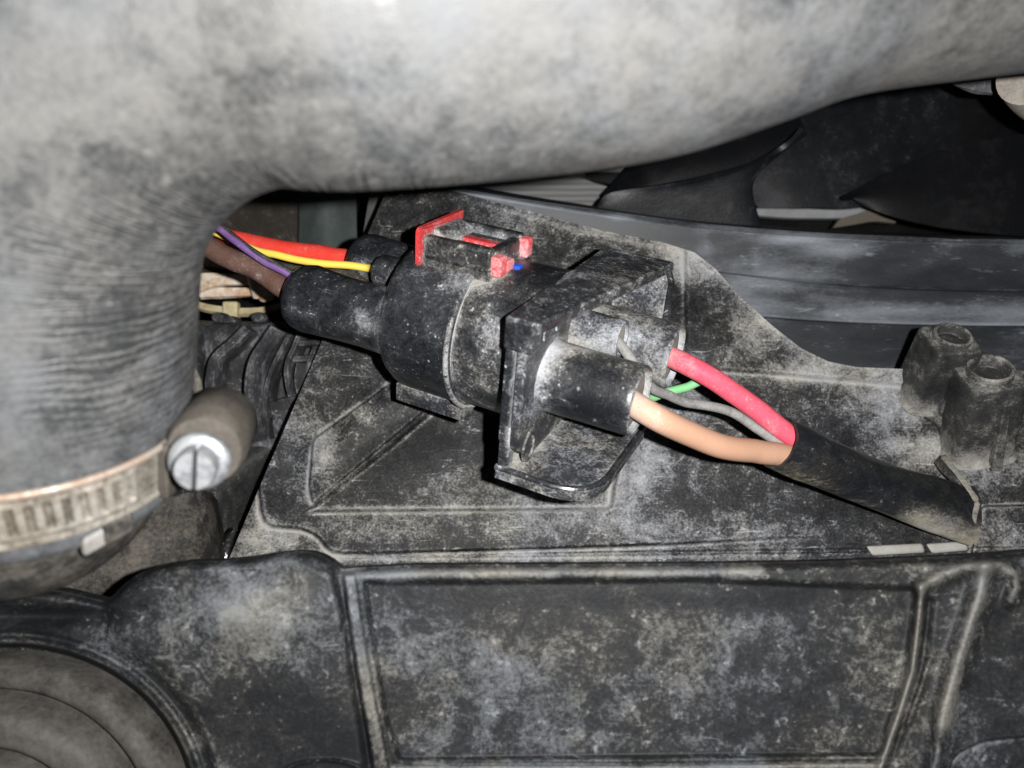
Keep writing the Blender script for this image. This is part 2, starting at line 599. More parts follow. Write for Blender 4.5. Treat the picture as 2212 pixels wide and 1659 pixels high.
def panel_top(x):
    y = np.interp(x, BND[:, 0], BND[:, 1])
    left = 738 + (695 - x) / 0.427
    return np.maximum(y, left)


def panel_height(X, Y):
    h = np.zeros(X.shape)
    # pressed outline along the lower left: everything outside lies lower
    main = [(560, 1031), (566, 1100), (574, 1124), (590, 1135), (652, 1141), (676, 1149), (692, 1162), (705, 1180), (720, 1190), (745, 1194), (808, 1194.6), (1091, 1186), (1426, 1174), (1680, 1160), (1850, 1156), (2400, 1150), (2400, 0), (400, 0), (400, 1000)]
    d = sd_poly(main, X, Y)
    h -= 2.6 * sstep(-4, 9, d) * sstep(1850, 1500, X)
    # recessed field behind the connector
    rec = round_poly([(664, 1106), (846, 962), (926, 894), (1120, 745), (1420, 800), (1352, 940), (1326, 1060), (1322, 1101)], [6, 0, 0, 30, 30, 20, 10, 18])
    d = sd_poly(rec, X, Y)
    h -= 2.4 * sstep(6, -9, d)
    # raised wedge on the left of it
    wed = round_poly([(674, 948), (846, 823), (1000, 700), (1060, 760), (926, 884), (846, 950), (676, 1092), (664, 1060)], [14, 0, 0, 0, 0, 0, 10, 20])
    d = sd_poly(wed, X, Y)
    h += 1.7 * sstep(1.5, -7, d) * (1 - 0.0 * d)
    d2 = d_line([(700, 985), (860, 858), (1000, 740)], X, Y)
    h += 1.5 * np.exp(-(d2 / 22) ** 2)
    # faint hollow below the wedge's blunt end
    h -= 1.0 * np.exp(-((X - 640) / 30) ** 2 - ((Y - 1010) / 50) ** 2)
    # soft bulge right of the recess
    h += 1.4 * np.exp(-((X - 1345) / 16) ** 2) * sstep(930, 980, Y) * sstep(1102, 1075, Y)
    # ledge towards the duct ring
    led = [(1480, 770), (1540, 800), (1650, 806), (1780, 818), (1950, 832), (2400, 850), (2400, 300), (1480, 300)]
    d = sd_poly(led, X, Y)
    h += 1.8 * sstep(7, -9, d)
    d = d_line(BND, X, Y)
    h += 0.9 * np.exp(-(d / 9) ** 2)
    # ridge from the upper left running behind the connector
    d = d_line([(1180, 560), (1330, 590), (1500, 690), (1560, 760)], X, Y)
    h += 0.8 * np.exp(-(d / 40) ** 2)
    # lower right: slight raised pad past the sleeve's end
    pad = round_poly([(2118, 1092), (2400, 1085), (2400, 1300), (2092, 1300), (2098, 1185)], [14, 0, 0, 0, 20])
    d = sd_poly(pad, X, Y)
    h += 2.6 * sstep(3, -6, d)
    # bottom lip
    h += 0.8 * np.exp(-((Y - (1203 - (X - 700) * 0.012)) / 5) ** 2) * sstep(700, 800, X)
    return h


nx, ny = 760, 360
xs = np.linspace(489, 2290, nx)
vv = np.linspace(0, 1, ny)
X = np.repeat(xs[:, None], ny, 1)
top = panel_top(xs)
Y = top[:, None] * (1 - vv) + 1262 * vv
# spread the columns so that the slanting left edge stays a clean line
h = panel_height(X, Y)
con = blur(h, 4) - h
dst = np.where(con > 0, con * 1.9, -con * 0.7).clip(0, 0.9)
dst += blobs([(1330, 470, 170, 60, .28), (1480, 570, 70, 60, .38), (1120, 470, 90, 40, .05), (1640, 700, 60, 60, .35), (1760, 800, 90, 25, .45),
              (1930, 820, 120, 30, .35), (1960, 880, 80, 40, .42), (2010, 965, 100, 40, .5), (2120, 1010, 80, 50, .3), (1800, 960, 80, 50, -.08), (2160, 1150, 50, 60, .25), (1860, 900, 70, 60, .1),
              (1200, 1140, 600, 30, .22), (1000, 1060, 140, 60, .18), (1230, 1060, 110, 40, .25), (1400, 900, 60, 60, .28), (1390, 1010, 70, 70, .30), (1480, 880, 80, 50, .22),
              (1550, 1010, 120, 60, -.1), (1560, 1090, 160, 40, -.12), (1850, 1100, 160, 50, -.22), (1700, 880, 100, 60, -.12), (950, 960, 110, 70, -.22), (760, 790, 60, 90, -.12), (600, 960, 40, 120, .06),
              (560, 1170, 80, 40, .55), (700, 1200, 60, 20, .35), (1050, 1204, 500, 9, .35), (1000, 1178, 400, 7, -.1), (1450, 650, 70, 60, -.30), (930, 460, 110, 60, -.15), (1550, 760, 60, 60, .05),
              (700, 980, 30, 60, .25), (800, 900, 60, 30, .2), (660, 1060, 30, 40, .2), (1620, 1190, 300, 16, -.05), (1000, 1125, 420, 12, .0), (2100, 880, 60, 40, -.1)], X, Y) * 1.9
dst += 0.55 * np.exp(-(d_line([(668, 1109), (1000, 1106), (1320, 1100)], X, Y) / 3.5) ** 2)
dst += 0.35 * np.exp(-(d_line(BND[4:], X, Y) / 9) ** 2)
dst += 0.30 * np.exp(-(d_line([(1540, 803), (1780, 821), (1950, 836)], X, Y) / 6) ** 2)
dst -= 0.45 * np.exp(-(d_line([(590, 1135), (652, 1141), (692, 1162), (712, 1186), (745, 1194), (1091, 1186), (1426, 1174)], X, Y) / 2.6) ** 2)
V = on_panel(X, Y, h)
verts = V.reshape(-1, 3)
faces = [q[::-1] for q in grid_faces(nx, ny)]
if True:
    n0 = len(verts)
    e = V[:, 0].copy()
    e[:, 2] -= 3.0
    b = V[-1:, :].copy()
    verts = np.vstack([verts, e])
    for i in range(nx - 1):
        faces.append((i * ny, (i + 1) * ny, n0 + i + 1, n0 + i))
    dd = np.r_[dst.ravel(), dst[:, 0] * 0]
mesh_object('embossed_panel', verts, faces, M['panel'], shroud, sh0, dust=dd, sharp=60)

# duct ring: rim, hazy band, lip, recessed wall behind the panel
rim = [(836, 384), (1000, 414), (1130, 437), (1300, 463), (1500, 490), (1750, 510), (2000, 521), (2320, 530)]
mid1 = [(836, 496), (1000, 530), (1130, 556), (1300, 578), (1500, 595), (1750, 618), (2000, 632), (2320, 640)]
lip = [(836, 566), (1000, 600), (1130, 626), (1300, 648), (1500, 669), (1750, 690), (2000, 700), (2320, 703)]
low = [(836, 716), (1000, 740), (1130, 770), (1300, 800), (1500, 815), (1750, 830), (2000, 840), (2320, 842)]


def row(pts, z, dy=0, du=0.0):
    return [np.r_[at(x, y + dy, z), du * (0.6 + 0.4 * math.sin(x * 0.013 + y * 0.2))] for x, y in pts]


dr = sheet('duct_rim', [row(rim, -60, -16), row(rim, -26, -5), row(rim, -21, 0, 0.9), row(rim, -20.5, 5, 0.5), row(rim, -21, 14, 0.0), row(mid1, -23.2, -6, -0.15), row(mid1, -23.6, 0, 0.4), row(mid1, -24.6, 5, 0.1), row(lip, -26, -12, 0.25), row(lip, -26, 0, 1.0), row(lip, -28, 3, 0.3), row(lip, -36, 5, -0.2), row(low, -38, 0, -0.1)], 90, M['ring'], shroud, sh0, thick=2.0, dense=80, sharp=50)  # dust values here also paint rim and lip highlights, and shade under the lip
n_ = len(dr.data.vertices)
co_ = np.zeros(n_ * 3)
dr.data.vertices.foreach_get('co', co_)
co_ = co_.reshape(-1, 3) / MM + sh0
du_ = np.zeros(n_)
dr.data.attributes['dust'].data.foreach_get('value', du_)
du_ += blobs([(1715, 517, 70, 9, 1.1), (1790, 540, 60, 16, .7), (1700, 595, 110, 20, .5), (1860, 605, 60, 12, .5), (1518, 530, 9, 34, .8), (1330, 470, 40, 6, .9), (1900, 675, 400, 14, .45), (1640, 560, 8, 22, .6), (2050, 570, 120, 20, .2), (1600, 640, 90, 30, .3), (2050, 620, 200, 30, -.25), (1400, 520, 100, 25, -.2)], *prj(co_))
dr.data.attributes['dust'].data.foreach_set('value', du_.astype(np.float32))


def superellipse(rx, ry, n=40, p=3.2):
    a = np.linspace(0, 2 * math.pi, n, endpoint=False)
    c, s = np.cos(a), np.sin(a)
    return np.stack([np.sign(c) * np.abs(c) ** (2 / p) * rx, np.sign(s) * np.abs(s) ** (2 / p) * ry], -1)


def boss(base_px, top_px, rise, rb, rt, label):
    B = on_panel(*base_px, -1.0)
    T = at(top_px[0], top_px[1], B[2] + rise)
    ax = norm(T - B)
    e1 = norm(np.cross([0, 1, 0], ax))
    e1 = norm(np.array([1, 0.1, 0]) - ax * np.dot([1, 0.1, 0], ax))
    e2 = np.cross(ax, e1)
    Lh = np.linalg.norm(T - B)
    prof = [(0.0, rb * 1.20, 4.0), (0.03, rb * 1.07, 4.5), (0.09, rb * 1.0, 9.0), (0.3, rb * .7 + rt * .3, 9.0), (0.6, rb * .4 + rt * .6, 9.0), (0.93, rt, 9.0), (0.965, rt * 0.985, 8.0), (0.985, rt * 0.93, 6.0), (0.99, rt * 0.80, 2.4),
            (0.992, rt * 0.78, 2.0), (1.06, rt * 0.76, 2.0), (1.07, rt * 0.70, 2.0), (1.06, rt * 0.64, 2.0), (0.96, rt * 0.60, 2.0), (0.94, rt * 0.55, 2.0), (0.96, rt * 0.30, 2.0), (0.95, 0.02, 2.0)]
    ring = []
    for k, r, p in prof:
        s = superellipse(r, r, 44, p)
        ring.append(B + ax * (Lh * k) + s[:, :1] * e1 + s[:, 1:] * e2)
    V = np.array(ring)
    fc = [q for q in grid_faces(len(ring), 44, close_v=True)]
    hh = np.repeat([k for k, _, _ in prof], 44)
    du = 0.85 * np.exp(-(hh / 0.2) ** 2) + 0.45 * (hh > 0.97)
    o = mesh_object('screw_boss', V.reshape(-1, 3), fc, M['bracket2'], shroud, sh0, dust=du, sharp=50)
    o['label'] = label
    # a flat stiffening rib on the side towards the camera's right
    rb_v = []
    for k, w in ((-0.02, 1.5), (0.8, 0.9)):
        for su in (-1, 1):
            for dp in (0.6, 1.32 if k < 0.5 else 1.03):
                r = rb * (1 - k) + rt * k
                rb_v.append(B + ax * Lh * k + e1 * (su * w + r * 0.25) - e2 * (r * dp))
    q = np.array(rb_v)
    rib = mesh_object('rib', q, [(0, 2, 3, 1), (4, 5, 7, 6), (0, 1, 5, 4), (2, 6, 7, 3), (0, 4, 6, 2), (1, 3, 7, 5)], M['bracket2'], o, sh0, dust=[.5] * 4 + [0] * 4, bevel=0.4)
    return o


M['bracket2'] = dusty('boss_plastic', (0.013, 0.014, 0.015), (0.27, 0.26, 0.24), -0.40, 0.9, 0.9, 0.6, 0.5, 80, 260, 2000, rough=0.4, edge=0.6)
b1 = boss((1996, 856), (2056, 730), 15, 6.9, 6.6, 'hollow screw boss nearer the duct rim')
b2 = boss((2094, 956), (2138, 804), 17, 8.6, 7.5, 'larger hollow screw boss nearer the right edge')
# low web between the two bosses
B1, B2 = on_panel(1985, 868, 0), on_panel(2060, 905, 0)
v, f = tube_geo(catmull([B1 + [0, 0, 1], (B1 + B2) / 2 + [2, -3, 2.5], B2 + [0, 0, 1]], 12), 3.0, 12)
mesh_object('boss_web', v, f, M['bracket2'], shroud, sh0, dust=[0.45] * len(v))

# pale foam tabs on the shroud's lower edge
for k, (x0, x1, lab) in enumerate(((1868, 1994, 'pale foam strip on shroud edge, left one of the pair'), (1997, 2088, 'pale foam strip on shroud edge under the sleeve end'))):
    dy = -8 * k * 0.6
    q = [(x0, 1178 + dy), (x1, 1172 + dy), (x1 + 6, 1196 + dy), (x0 + 14, 1203 + dy)]
    zt = 3.2
    P = np.array([on_panel(x, y, zt - 3.6) for x, y in q] + [on_panel(x + (3 if i in (0, 3) else -2), y + (2 if i < 2 else -3), zt) for i, (x, y) in enumerate(q)])
    o = mesh_object('foam_strip', P, [(0, 1, 2, 3)[::-1], (4, 5, 6, 7), (0, 1, 5, 4), (1, 2, 6, 5), (2, 3, 7, 6), (3, 0, 4, 7)], M['foam'], origin=P[0], bevel=0.7)
    tag(o, lab, 'foam strip', 'pale foam strips on the shroud edge')

# ------------------------------------------------------------------ cooling fan and what lies behind it
fan0 = at(1990, 150, -70)
fan = empty('cooling_fan', 'black plastic radiator fan with broad blades inside the duct', 'fan', fan0)


def px_sheet(name, rows, n, mat, parent, origin, thick=1.6, dense=24, **kw):
    return sheet(name, [[at(*p) for p in r] for r in rows], n, mat, parent, origin, thick=thick, dense=dense, **kw)


px_sheet('blade', [[(1290, 446, -50), (1318, 417, -50), (1430, 400, -48), (1525, 383, -46), (1640, 350, -44), (1700, 318, -42), (1736, 281, -41)],
                   [(1300, 470, -52), (1370, 440, -51), (1450, 425, -50), (1530, 410, -49), (1600, 385, -47), (1640, 362, -46), (1690, 330, -45)],
                   [(1350, 560, -60), (1430, 540, -58), (1530, 545, -57), (1650, 545, -56), (1640, 470, -54), (1610, 420, -52), (1604, 395, -50)]], 40, M['fan'], fan, fan0)
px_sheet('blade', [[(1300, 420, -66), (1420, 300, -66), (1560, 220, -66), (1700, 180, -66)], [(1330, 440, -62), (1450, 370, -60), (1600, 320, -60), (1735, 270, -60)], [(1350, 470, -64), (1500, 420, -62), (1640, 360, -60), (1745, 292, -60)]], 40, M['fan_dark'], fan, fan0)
px_sheet('blade', [[(1560, 330, -78), (1690, 230, -76), (1860, 170, -75), (2060, 140, -74)], [(1590, 400, -74), (1700, 330, -72), (1880, 290, -72), (2060, 260, -74)], [(1640, 449, -76), (1740, 449, -74), (1880, 444, -74), (2050, 380, -78)]], 40, M['fan'], fan, fan0)
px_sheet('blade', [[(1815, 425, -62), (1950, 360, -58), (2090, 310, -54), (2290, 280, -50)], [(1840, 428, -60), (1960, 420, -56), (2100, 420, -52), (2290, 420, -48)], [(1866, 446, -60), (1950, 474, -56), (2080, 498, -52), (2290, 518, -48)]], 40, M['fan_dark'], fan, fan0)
v, f = lathe_geo([(-30, 55), (-8, 55), (-3, 53), (0, 48), (0.2, 0.01)], 64)
q = np.stack([v[:, 1], v[:, 2], v[:, 0]], -1) + at(2200, 90, -84)
mesh_object('hub', q, f, M['fan_dark'], fan, fan0)

# pale bar and tan bracket deep behind the blades
o = px_sheet('crossbar', [[(1600, 440, -104), (1700, 449, -104), (1800, 451, -104), (1905, 447, -104)], [(1600, 462, -104), (1700, 470, -104), (1800, 471, -104), (1905, 468, -104)]], 20, None, None, at(1750, 460, -104), thick=4, dense=4)
M['bar'] = dusty('pale_metal_bar', (0.30, 0.31, 0.33), (0.16, 0.155, 0.15), 0.1, 0.7, 0.5, 0.3, 0.1, rough=0.5)
o.data.materials.clear()
o.data.materials.append(M['bar'])
tag(o, 'pale metal bar glimpsed through the fan blades', 'bar')
o = px_sheet('support_bracket', [[(1815, 472, -100), (1850, 462, -100), (1890, 452, -100), (1930, 466, -100)], [(1800, 492, -100), (1850, 484, -100), (1890, 478, -100), (1935, 482, -100)]], 16, dusty('tan_metal', (0.13, 0.11, 0.09), (0.1, 0.09, 0.08), 0.1, rough=0.6), None, at(1860, 475, -100), thick=3, dense=4)
tag(o, 'small tan bracket beside the pale bar behind the fan', 'bracket')

# radiator core
rad0 = at(1180, 410, -95)
rad = empty('radiator', 'grey finned radiator core glimpsed under the big hose', 'radiator', rad0)
px_sheet('fin_core', [[(880, 330, -95), (1100, 330, -95), (1350, 330, -95)], [(880, 520, -95), (1100, 520, -95), (1350, 520, -95)]], 6, M['fins'], rad, rad0, thick=6, dense=3)
px_sheet('side_frame', [[(1225, 372, -84), (1260, 372, -84), (1345, 372, -84)], [(1250, 375, -84), (1290, 390, -84), (1345, 405, -84)]], 8, M['fan_dark'], rad, rad0, thick=4, dense=3)

# things behind the left wires
o = px_sheet('splash_guard', [[(380, 380, -62), (500, 380, -62), (644, 380, -62)], [(380, 600, -62), (500, 600, -62), (640, 600, -62)]], 12, dusty('brown_black_guard', (0.020, 0.017, 0.014), (0.13, 0.115, 0.095), -0.25, 1.0, 0.9, 0.5, 0.9, 60, 220, 1100, rough=0.5), None, at(520, 500, -62), thick=3, dense=8)
tag(o, 'brown black dusty guard behind the red wire', 'splash guard')
o = px_sheet('coolant_tank', [[(640, 380, -84), (700, 380, -76), (770, 380, -84)], [(640, 480, -84), (700, 480, -76), (770, 480, -84)], [(640, 600, -84), (705, 600, -76), (775, 600, -84)]], 16, dusty('grey_green_tank', (0.05, 0.055, 0.055), (0.10, 0.125, 0.118), 0.15, 1.3, 0.7, 0.3, 0.1, 45, 120, 900, rough=0.4, dust2=(0.06, 0.085, 0.078)), None, at(700, 480, -80), thick=3, dense=16)
tag(o, 'blurred grey green tank wall behind the upper boot', 'tank')
o = px_sheet('grey_post', [[(806, 380, -50), (824, 380, -49), (840, 380, -50)], [(790, 470, -50), (808, 470, -49), (828, 470, -50)], [(770, 600, -50), (790, 600, -49), (815, 600, -50)]], 12, dusty('grey_post_plastic', (0.07, 0.068, 0.066), (0.12, 0.115, 0.11), 0.2, rough=0.6), None, at(800, 480, -50), thick=4, dense=8)
tag(o, 'plain grey post beside the left end of the duct', 'post')

# ------------------------------------------------------------------ ribbed bracket left of the shroud
br0 = at(560, 830, -30)
br = empty('ribbed_bracket', 'black plastic bracket with curved ribs between big hose and shroud', 'bracket', br0)


def rowp(pts):
    return [at(*p) for p in pts]


sheet('base_plate', [rowp([(400, 690, -34), (480, 694, -32), (600, 694, -32), (720, 694, -32)]), rowp([(400, 705, -26), (480, 706, -25), (600, 704, -26), (720, 700, -26)]), rowp([(400, 760, -25), (480, 760, -24), (600, 760, -25), (720, 760, -26)]),
                     rowp([(400, 860, -25), (480, 870, -24), (590, 870, -26), (680, 860, -28)]), rowp([(400, 990, -28), (480, 990, -27), (560, 990, -29), (640, 990, -30)])], 40, M['bracket'], br, br0, thick=2, dense=50)


def rib(name, pts, w, hgt, lean=0.0, mat='bracket', parent=br, origin=br0):
    """upright curved rib: px path with z, width mm, height mm"""
    P = catmull([at(*p) for p in pts], 30)
    t = np.gradient(P, axis=0)
    t /= np.linalg.norm(t, axis=1)[:, None]
    side = np.cross(t, [0, 0, 1.0])
    side /= np.linalg.norm(side, axis=1)[:, None]
    rows = [P - side * w / 2 - [0, 0, 3], P - side * w / 2 + [0, 0, hgt * .85], P - side * w * .3 + [0, 0, hgt], P + side * w * .3 + [0, 0, hgt], P + side * w / 2 + [0, 0, hgt * .85], P + side * w / 2 - [0, 0, 3]]
    V = np.array(rows)
    fc = grid_faces(6, 30)
    fc += [(0, 30, 60, 90, 120, 150), (29, 179, 149, 119, 89, 59)]
    return mesh_object(name, V.reshape(-1, 3), fc, M[mat], parent, origin, sharp=50, dust=[0.05] * 180)


rib('rib', [(548, 712, -24), (520, 740, -22), (482, 775, -20), (472, 810, -19), (470, 850, -19), (478, 900, -20), (490, 960, -22)], 4.0, 7)
rib('rib', [(610, 712, -24), (590, 740, -22), (568, 775, -20), (558, 810, -19), (556, 850, -19), (564, 900, -20), (574, 950, -22)], 4.4, 8)
rib('rib', [(640, 716, -25), (625, 750, -24), (600, 800, -22), (588, 850, -22), (586, 900, -22)], 2.0, 7)
rib('rib', [(432, 720, -25), (430, 790, -22), (430, 860, -22), (436, 940, -23)], 3.4, 5)
# clip with windows at the panel's edge
rib('clip_frame', [(668, 705, -22), (650, 750, -20), (634, 790, -19), (636, 830, -19), (642, 855, -20)], 2.0, 8)
rib('clip_frame', [(700, 712, -22), (690, 750, -20), (672, 800, -19)], 2.0, 6)
for yy, x0, x1 in ((742, 655, 700), (775, 642, 690)):
    rib('clip_bar', [(x0, yy + 2, -18), ((x0 + x1) / 2, yy, -18), (x1, yy - 2, -18)], 2.2, 5)
sheet('clip_tongue', [rowp([(640, 785, -11), (665, 784, -11), (690, 780, -12)]), rowp([(636, 820, -11), (660, 820, -11), (680, 815, -12)]), rowp([(642, 852, -12), (655, 855, -12), (668, 850, -14)]), rowp([(652, 880, -14), (655, 880, -14), (660, 880, -14)])], 16, M['bracket'], br, br0, thick=2, dense=20)
sheet('gusset', [rowp([(584, 870, -16), (610, 862, -15), (640, 858, -15)]), rowp([(590, 915, -18), (605, 900, -17), (628, 872, -16)])], 12, M['bracket'], br, br0, thick=2, dense=10)
for x in (475, 560, 610):
    v, f = lathe_geo([(-3, 2.6), (1.2, 2.5), (2.2, 1.8), (2.5, 0.01)], 16)
    q = np.stack([v[:, 1], v[:, 2] * .7, v[:, 0]], -1) + at(x if x != 610 else 500, 686 if x != 610 else 694, -31)
    mesh_object('nub', q, f, M['bracket'], br, br0)

# lower body under the bracket and the glossy curled lip at the panel corner
o = sheet('lower_duct', [rowp([(330, 880, -34), (450, 900, -33), (560, 930, -32), (640, 930, -32)]), rowp([(330, 1000, -26), (430, 1000, -24), (520, 1000, -24), (590, 990, -30)]), rowp([(330, 1100, -22), (430, 1090, -16), (480, 1090, -18), (560, 1080, -34)]), rowp([(330, 1260, -12), (420, 1260, -8), (470, 1250, -14), (520, 1250, -34)])], 40, M['bracket2'], None, at(450, 1100, -20), thick=2, dense=40, sharp=60)
tag(o, 'smooth black duct below the hose clamp beside the shroud corner', 'duct')
o = sheet('rubber_lip', [rowp([(470, 1230, -2), (465, 1200, -2), (478, 1165, -3), (500, 1138, -4)]), rowp([(480, 1232, 3), (476, 1200, 3), (488, 1168, 2), (506, 1140, 1)]), rowp([(497, 1232, 3.5), (492, 1202, 3.5), (500, 1172, 2), (512, 1142, 1)]), rowp([(508, 1232, -2), (504, 1204, -2), (508, 1174, -3), (514, 1144, -3)])], 24, None, None, at(490, 1190, 0), thick=1, dense=16)
o.data.materials.append(dusty('glossy_rubber', (0.008, 0.008, 0.009), (0.28, 0.28, 0.28), -0.45, 1.0, 1.0, 0.6, 1.2, 90, 300, 1200, rough=0.2, spec=0.6))
tag(o, 'glossy black rubber lip curled at the shroud corner', 'rubber lip')

# rusty spring clamp and yellowed tie deep at the left
rc0 = at(490, 620, -48)
rc = empty('rusty_spring_clamp', 'rusty off white spring clamp below the brown wire', 'spring clamp', rc0)
px_sheet('upper_strap', [[(370, 560, -46), (430, 548, -45), (500, 560, -46), (560, 572, -50)], [(370, 582, -45), (430, 572, -44), (500, 578, -45), (560, 588, -50)]], 20, M['rust'], rc, rc0, thick=2, dense=6)
px_sheet('strap', [[(370, 606, -44), (420, 592, -43), (470, 590, -43), (545, 596, -46)], [(370, 650, -43), (415, 636, -42), (470, 616, -42), (548, 614, -46)]], 20, M['rust'], rc, rc0, thick=2, dense=6)
px_sheet('strap', [[(420, 625, -44), (470, 621, -44), (550, 622, -46)], [(430, 642, -43), (475, 640, -43), (552, 638, -46)]], 20, M['rust'], rc, rc0, thick=2, dense=6)
tube('end_tab', [at(545, 592, -42), at(552, 615, -40), at(558, 640, -42)], [2.0, 2.2, 2.0], M['rust'], rc, rc0, n=10, seg=12)
tube('end_tab', [at(566, 590, -42), at(572, 620, -40), at(576, 645, -42)], [2.0, 2.4, 2.6], M['rust'], rc, rc0, n=10, seg=12)
ct0 = at(490, 665, -46)
ct = empty('cable_tie', 'yellowed nylon tie curving below the rusty spring clamp', 'cable tie', ct0)
px_sheet('strap', [[(380, 610, -48), (420, 648, -46), (490, 663, -45), (560, 664, -46), (610, 652, -50)], [(380, 622, -48), (420, 662, -45), (490, 676, -44), (560, 676, -45), (612, 664, -50)]], 30, M['tie'], ct, ct0, thick=2, dense=6)
v, f = box_geo(-2.6, 2.6, -3.2, 3.2, -2, 2)
mesh_object('tie_head', v + at(500, 672, -44), f, M['tie'], ct, ct0, bevel=0.7)

# ------------------------------------------------------------------ big rubber hose, clamp and neck
HC = at(2, 833, 109)
al, az = 0.464, -0.212
hd = np.array([math.cos(al) * math.sin(az), -math.cos(al) * math.cos(az), -math.sin(al)])     # down the neck
he = norm(np.cross([0, 0, 1.0], hd))
if he[0] < 0:
    he = -he
hn = np.cross(he, hd)
if hn[2] < 0:
    hn = -hn
HR = 28.0


def hose_axis_y(edge, z, r=HR):
    ph = math.atan((829.5 - edge) * S / H)
    D = H - z
    y = 50.0
    for _ in range(30):
        y = D * math.tan(ph + math.asin(r / math.hypot(y, D)))
    return y


edge = [(700, 417), (1000, 396), (1250, 368), (1400, 342), (1600, 280), (1750, 231), (1900, 203), (2100, 182), (2400, 150), (2700, 130)]
zr = [129, 127, 124, 122, 118, 115, 113, 110, 106, 103]
right = []
for (ex, ey), z in zip(edge, zr):
    y = hose_axis_y(ey, z)
    right.append(np.array([(ex - 1106) * S * (H - z) / H, y, z]))
right = np.array(right)
cor = HC - hd * 64
cor[1] = right[0][1] - 0.6
cor[2] = 131.0
d1 = norm(HC - cor)
d2 = norm(right[1] - cor)
Lc = 37.0
arc = [cor + d1 * Lc * (1 - math.sin(t)) + d2 * Lc * (1 - math.cos(t)) for t in np.linspace(0, math.pi / 2, 12)]
path = [HC + hd * 10, HC + hd * 5, HC] + [p for p in arc if True] + [p for p in right if p[0] > arc[-1][0] + 6]
# keep the order monotone along the run
path = np.array(path)
NP = 420
hp = catmull(path, 900)
ln = np.r_[0, np.cumsum(np.linalg.norm(np.diff(hp, axis=0), axis=1))]
hp = np.stack([np.interp(np.linspace(0, ln[-1], NP), ln, hp[:, k]) for k in range(3)], -1)
ker = np.ones(15) / 15
hs = np.stack([np.convolve(np.pad(hp[:, k], 7, 'edge'), ker, 'valid') for k in range(3)], -1)
hs[:8] = hp[:8]
hs[-8:] = hp[-8:]
hp = hs
ll = np.linspace(0, ln[-1], NP)
t, Nn, Bb = frames(hp)
SEG = 200
ang = np.linspace(0, 2 * math.pi, SEG, endpoint=False)
rad_ = np.full((NP, SEG), HR)
# bend side (inside of the elbow) carries fine wrinkles across the hose
bend_c = 0.5 * (arc[3] + arc[8])
out = np.sin(ang)[None, :, None] * Nn[:, None, :] + np.cos(ang)[None, :, None] * Bb[:, None, :]
inner = norm(np.array([1, -1, 0.15]))
side = np.clip((out @ inner - 0.55) / 0.35, 0, 1)
s_arc0, s_arc1 = np.interp([arc[0][1]], hp[:90, 1], ll[:90])[0], ll[np.argmin(np.linalg.norm(hp - arc[-1], axis=1))]
w_l = np.exp(-((ll - (s_arc0 + s_arc1) / 2) / 36) ** 2)
ph = rng.normal(size=8)
wob = sum(0.8 * np.sin(ang * k + ph[k]) / k for k in range(1, 6))
wr_mask = w_l[:, None] * side
# slow unevenness of old rubber
for k in range(7):
    a0, b0 = rng.uniform(-2, 2), rng.uniform(1, 4)
    rad_ += 0.12 * np.sin(ll[:, None] / rng.uniform(9, 25) + ang[None, :] * round(b0) + rng.uniform(0, 6))
# squeezed under the clamp, swelling at its end
rad_ -= 0.5 * np.exp(-((ll[:, None] - 5) / 5) ** 2)
Vh = hp[:, None, :] + rad_[..., None] * out
dh = np.zeros(rad_.shape)

px_, py_ = prj(Vh)
wr_mask = np.clip(blobs([(300, 690, 150, 190, 1.0), (230, 560, 150, 110, .5), (420, 480, 130, 70, .8), (600, 425, 170, 50, .8), (850, 395, 180, 30, .6), (150, 820, 120, 110, .35)], px_, py_), 0, 1)
dh = dh + blobs([(250, 230, 160, 90, .35), (1500, 150, 500, 160, .38), (2000, 100, 300, 120, .35), (1000, 60, 300, 90, .15), (180, 330, 80, 70, -.55), (60, 420, 60, 80, -.35), (230, 720, 110, 110, -.55), (620, 180, 160, 50, -.25), (150, 900, 160, 80, -.35), (330, 830, 60, 120, .1), (30, 800, 70, 200, .25), (900, 330, 300, 30, -.12)], px_, py_)  # dust patches; the dark ones at left also paint in weaker light
fh = grid_faces(NP, SEG, close_v=True)
fh.append(tuple(range(SEG))[::-1])
fh.append(tuple((NP - 1) * SEG + k for k in range(SEG)))
hose = empty('radiator_hose', 'thick dusty grey rubber hose bending across the top left', 'hose', HC)
mesh_object('hose_wall', Vh.reshape(-1, 3), [q[::-1] for q in fh], M['hose_wrinkled'], hose, HC, dust=dh.ravel(), sharp=70, attrs={'along': np.repeat(ll, SEG), 'turn': (np.minimum(ang, 2 * math.pi - ang)[None, :] + 0 * ll[:, None]).ravel(), 'wrinkle': wr_mask.ravel()})


def ring_pt(off, phi, r):
    return HC + hd * off + r * (np.cos(phi)[..., None] * he + np.sin(phi)[..., None] * hn)


# clamp band with pressed thread slots
cl0 = ring_pt(8.0, np.array(0.1), 30.0)
clamp = empty('hose_clamp', 'dusty brown worm drive hose clamp with pressed slots and silver screw', 'hose clamp', cl0)
na, nw = 900, 44
phi = np.linspace(-1.0, math.pi * 1.12, na)
wv = np.linspace(0, 1, nw)
PH, WV = np.meshgrid(phi, wv, indexing='ij')
r = np.full(PH.shape, HR + 1.0)
r += 0.55 * np.exp(-((WV - 0.02) / 0.05) ** 2) + 0.35 * np.exp(-((WV - 0.98) / 0.05) ** 2)
per = 0.078
cell = ((PH + WV * 0.03) / per) % 1.0
slot = sstep(0.10, 0.22, cell) * sstep(0.66, 0.54, cell) * sstep(0.20, 0.27, WV) * sstep(0.80, 0.73, WV)
act = sstep(0.34, 0.40, PH)
r -= 0.8 * slot * act
r += 0.45 * act * sstep(0.14, 0.2, WV) * sstep(0.86, 0.8, WV)
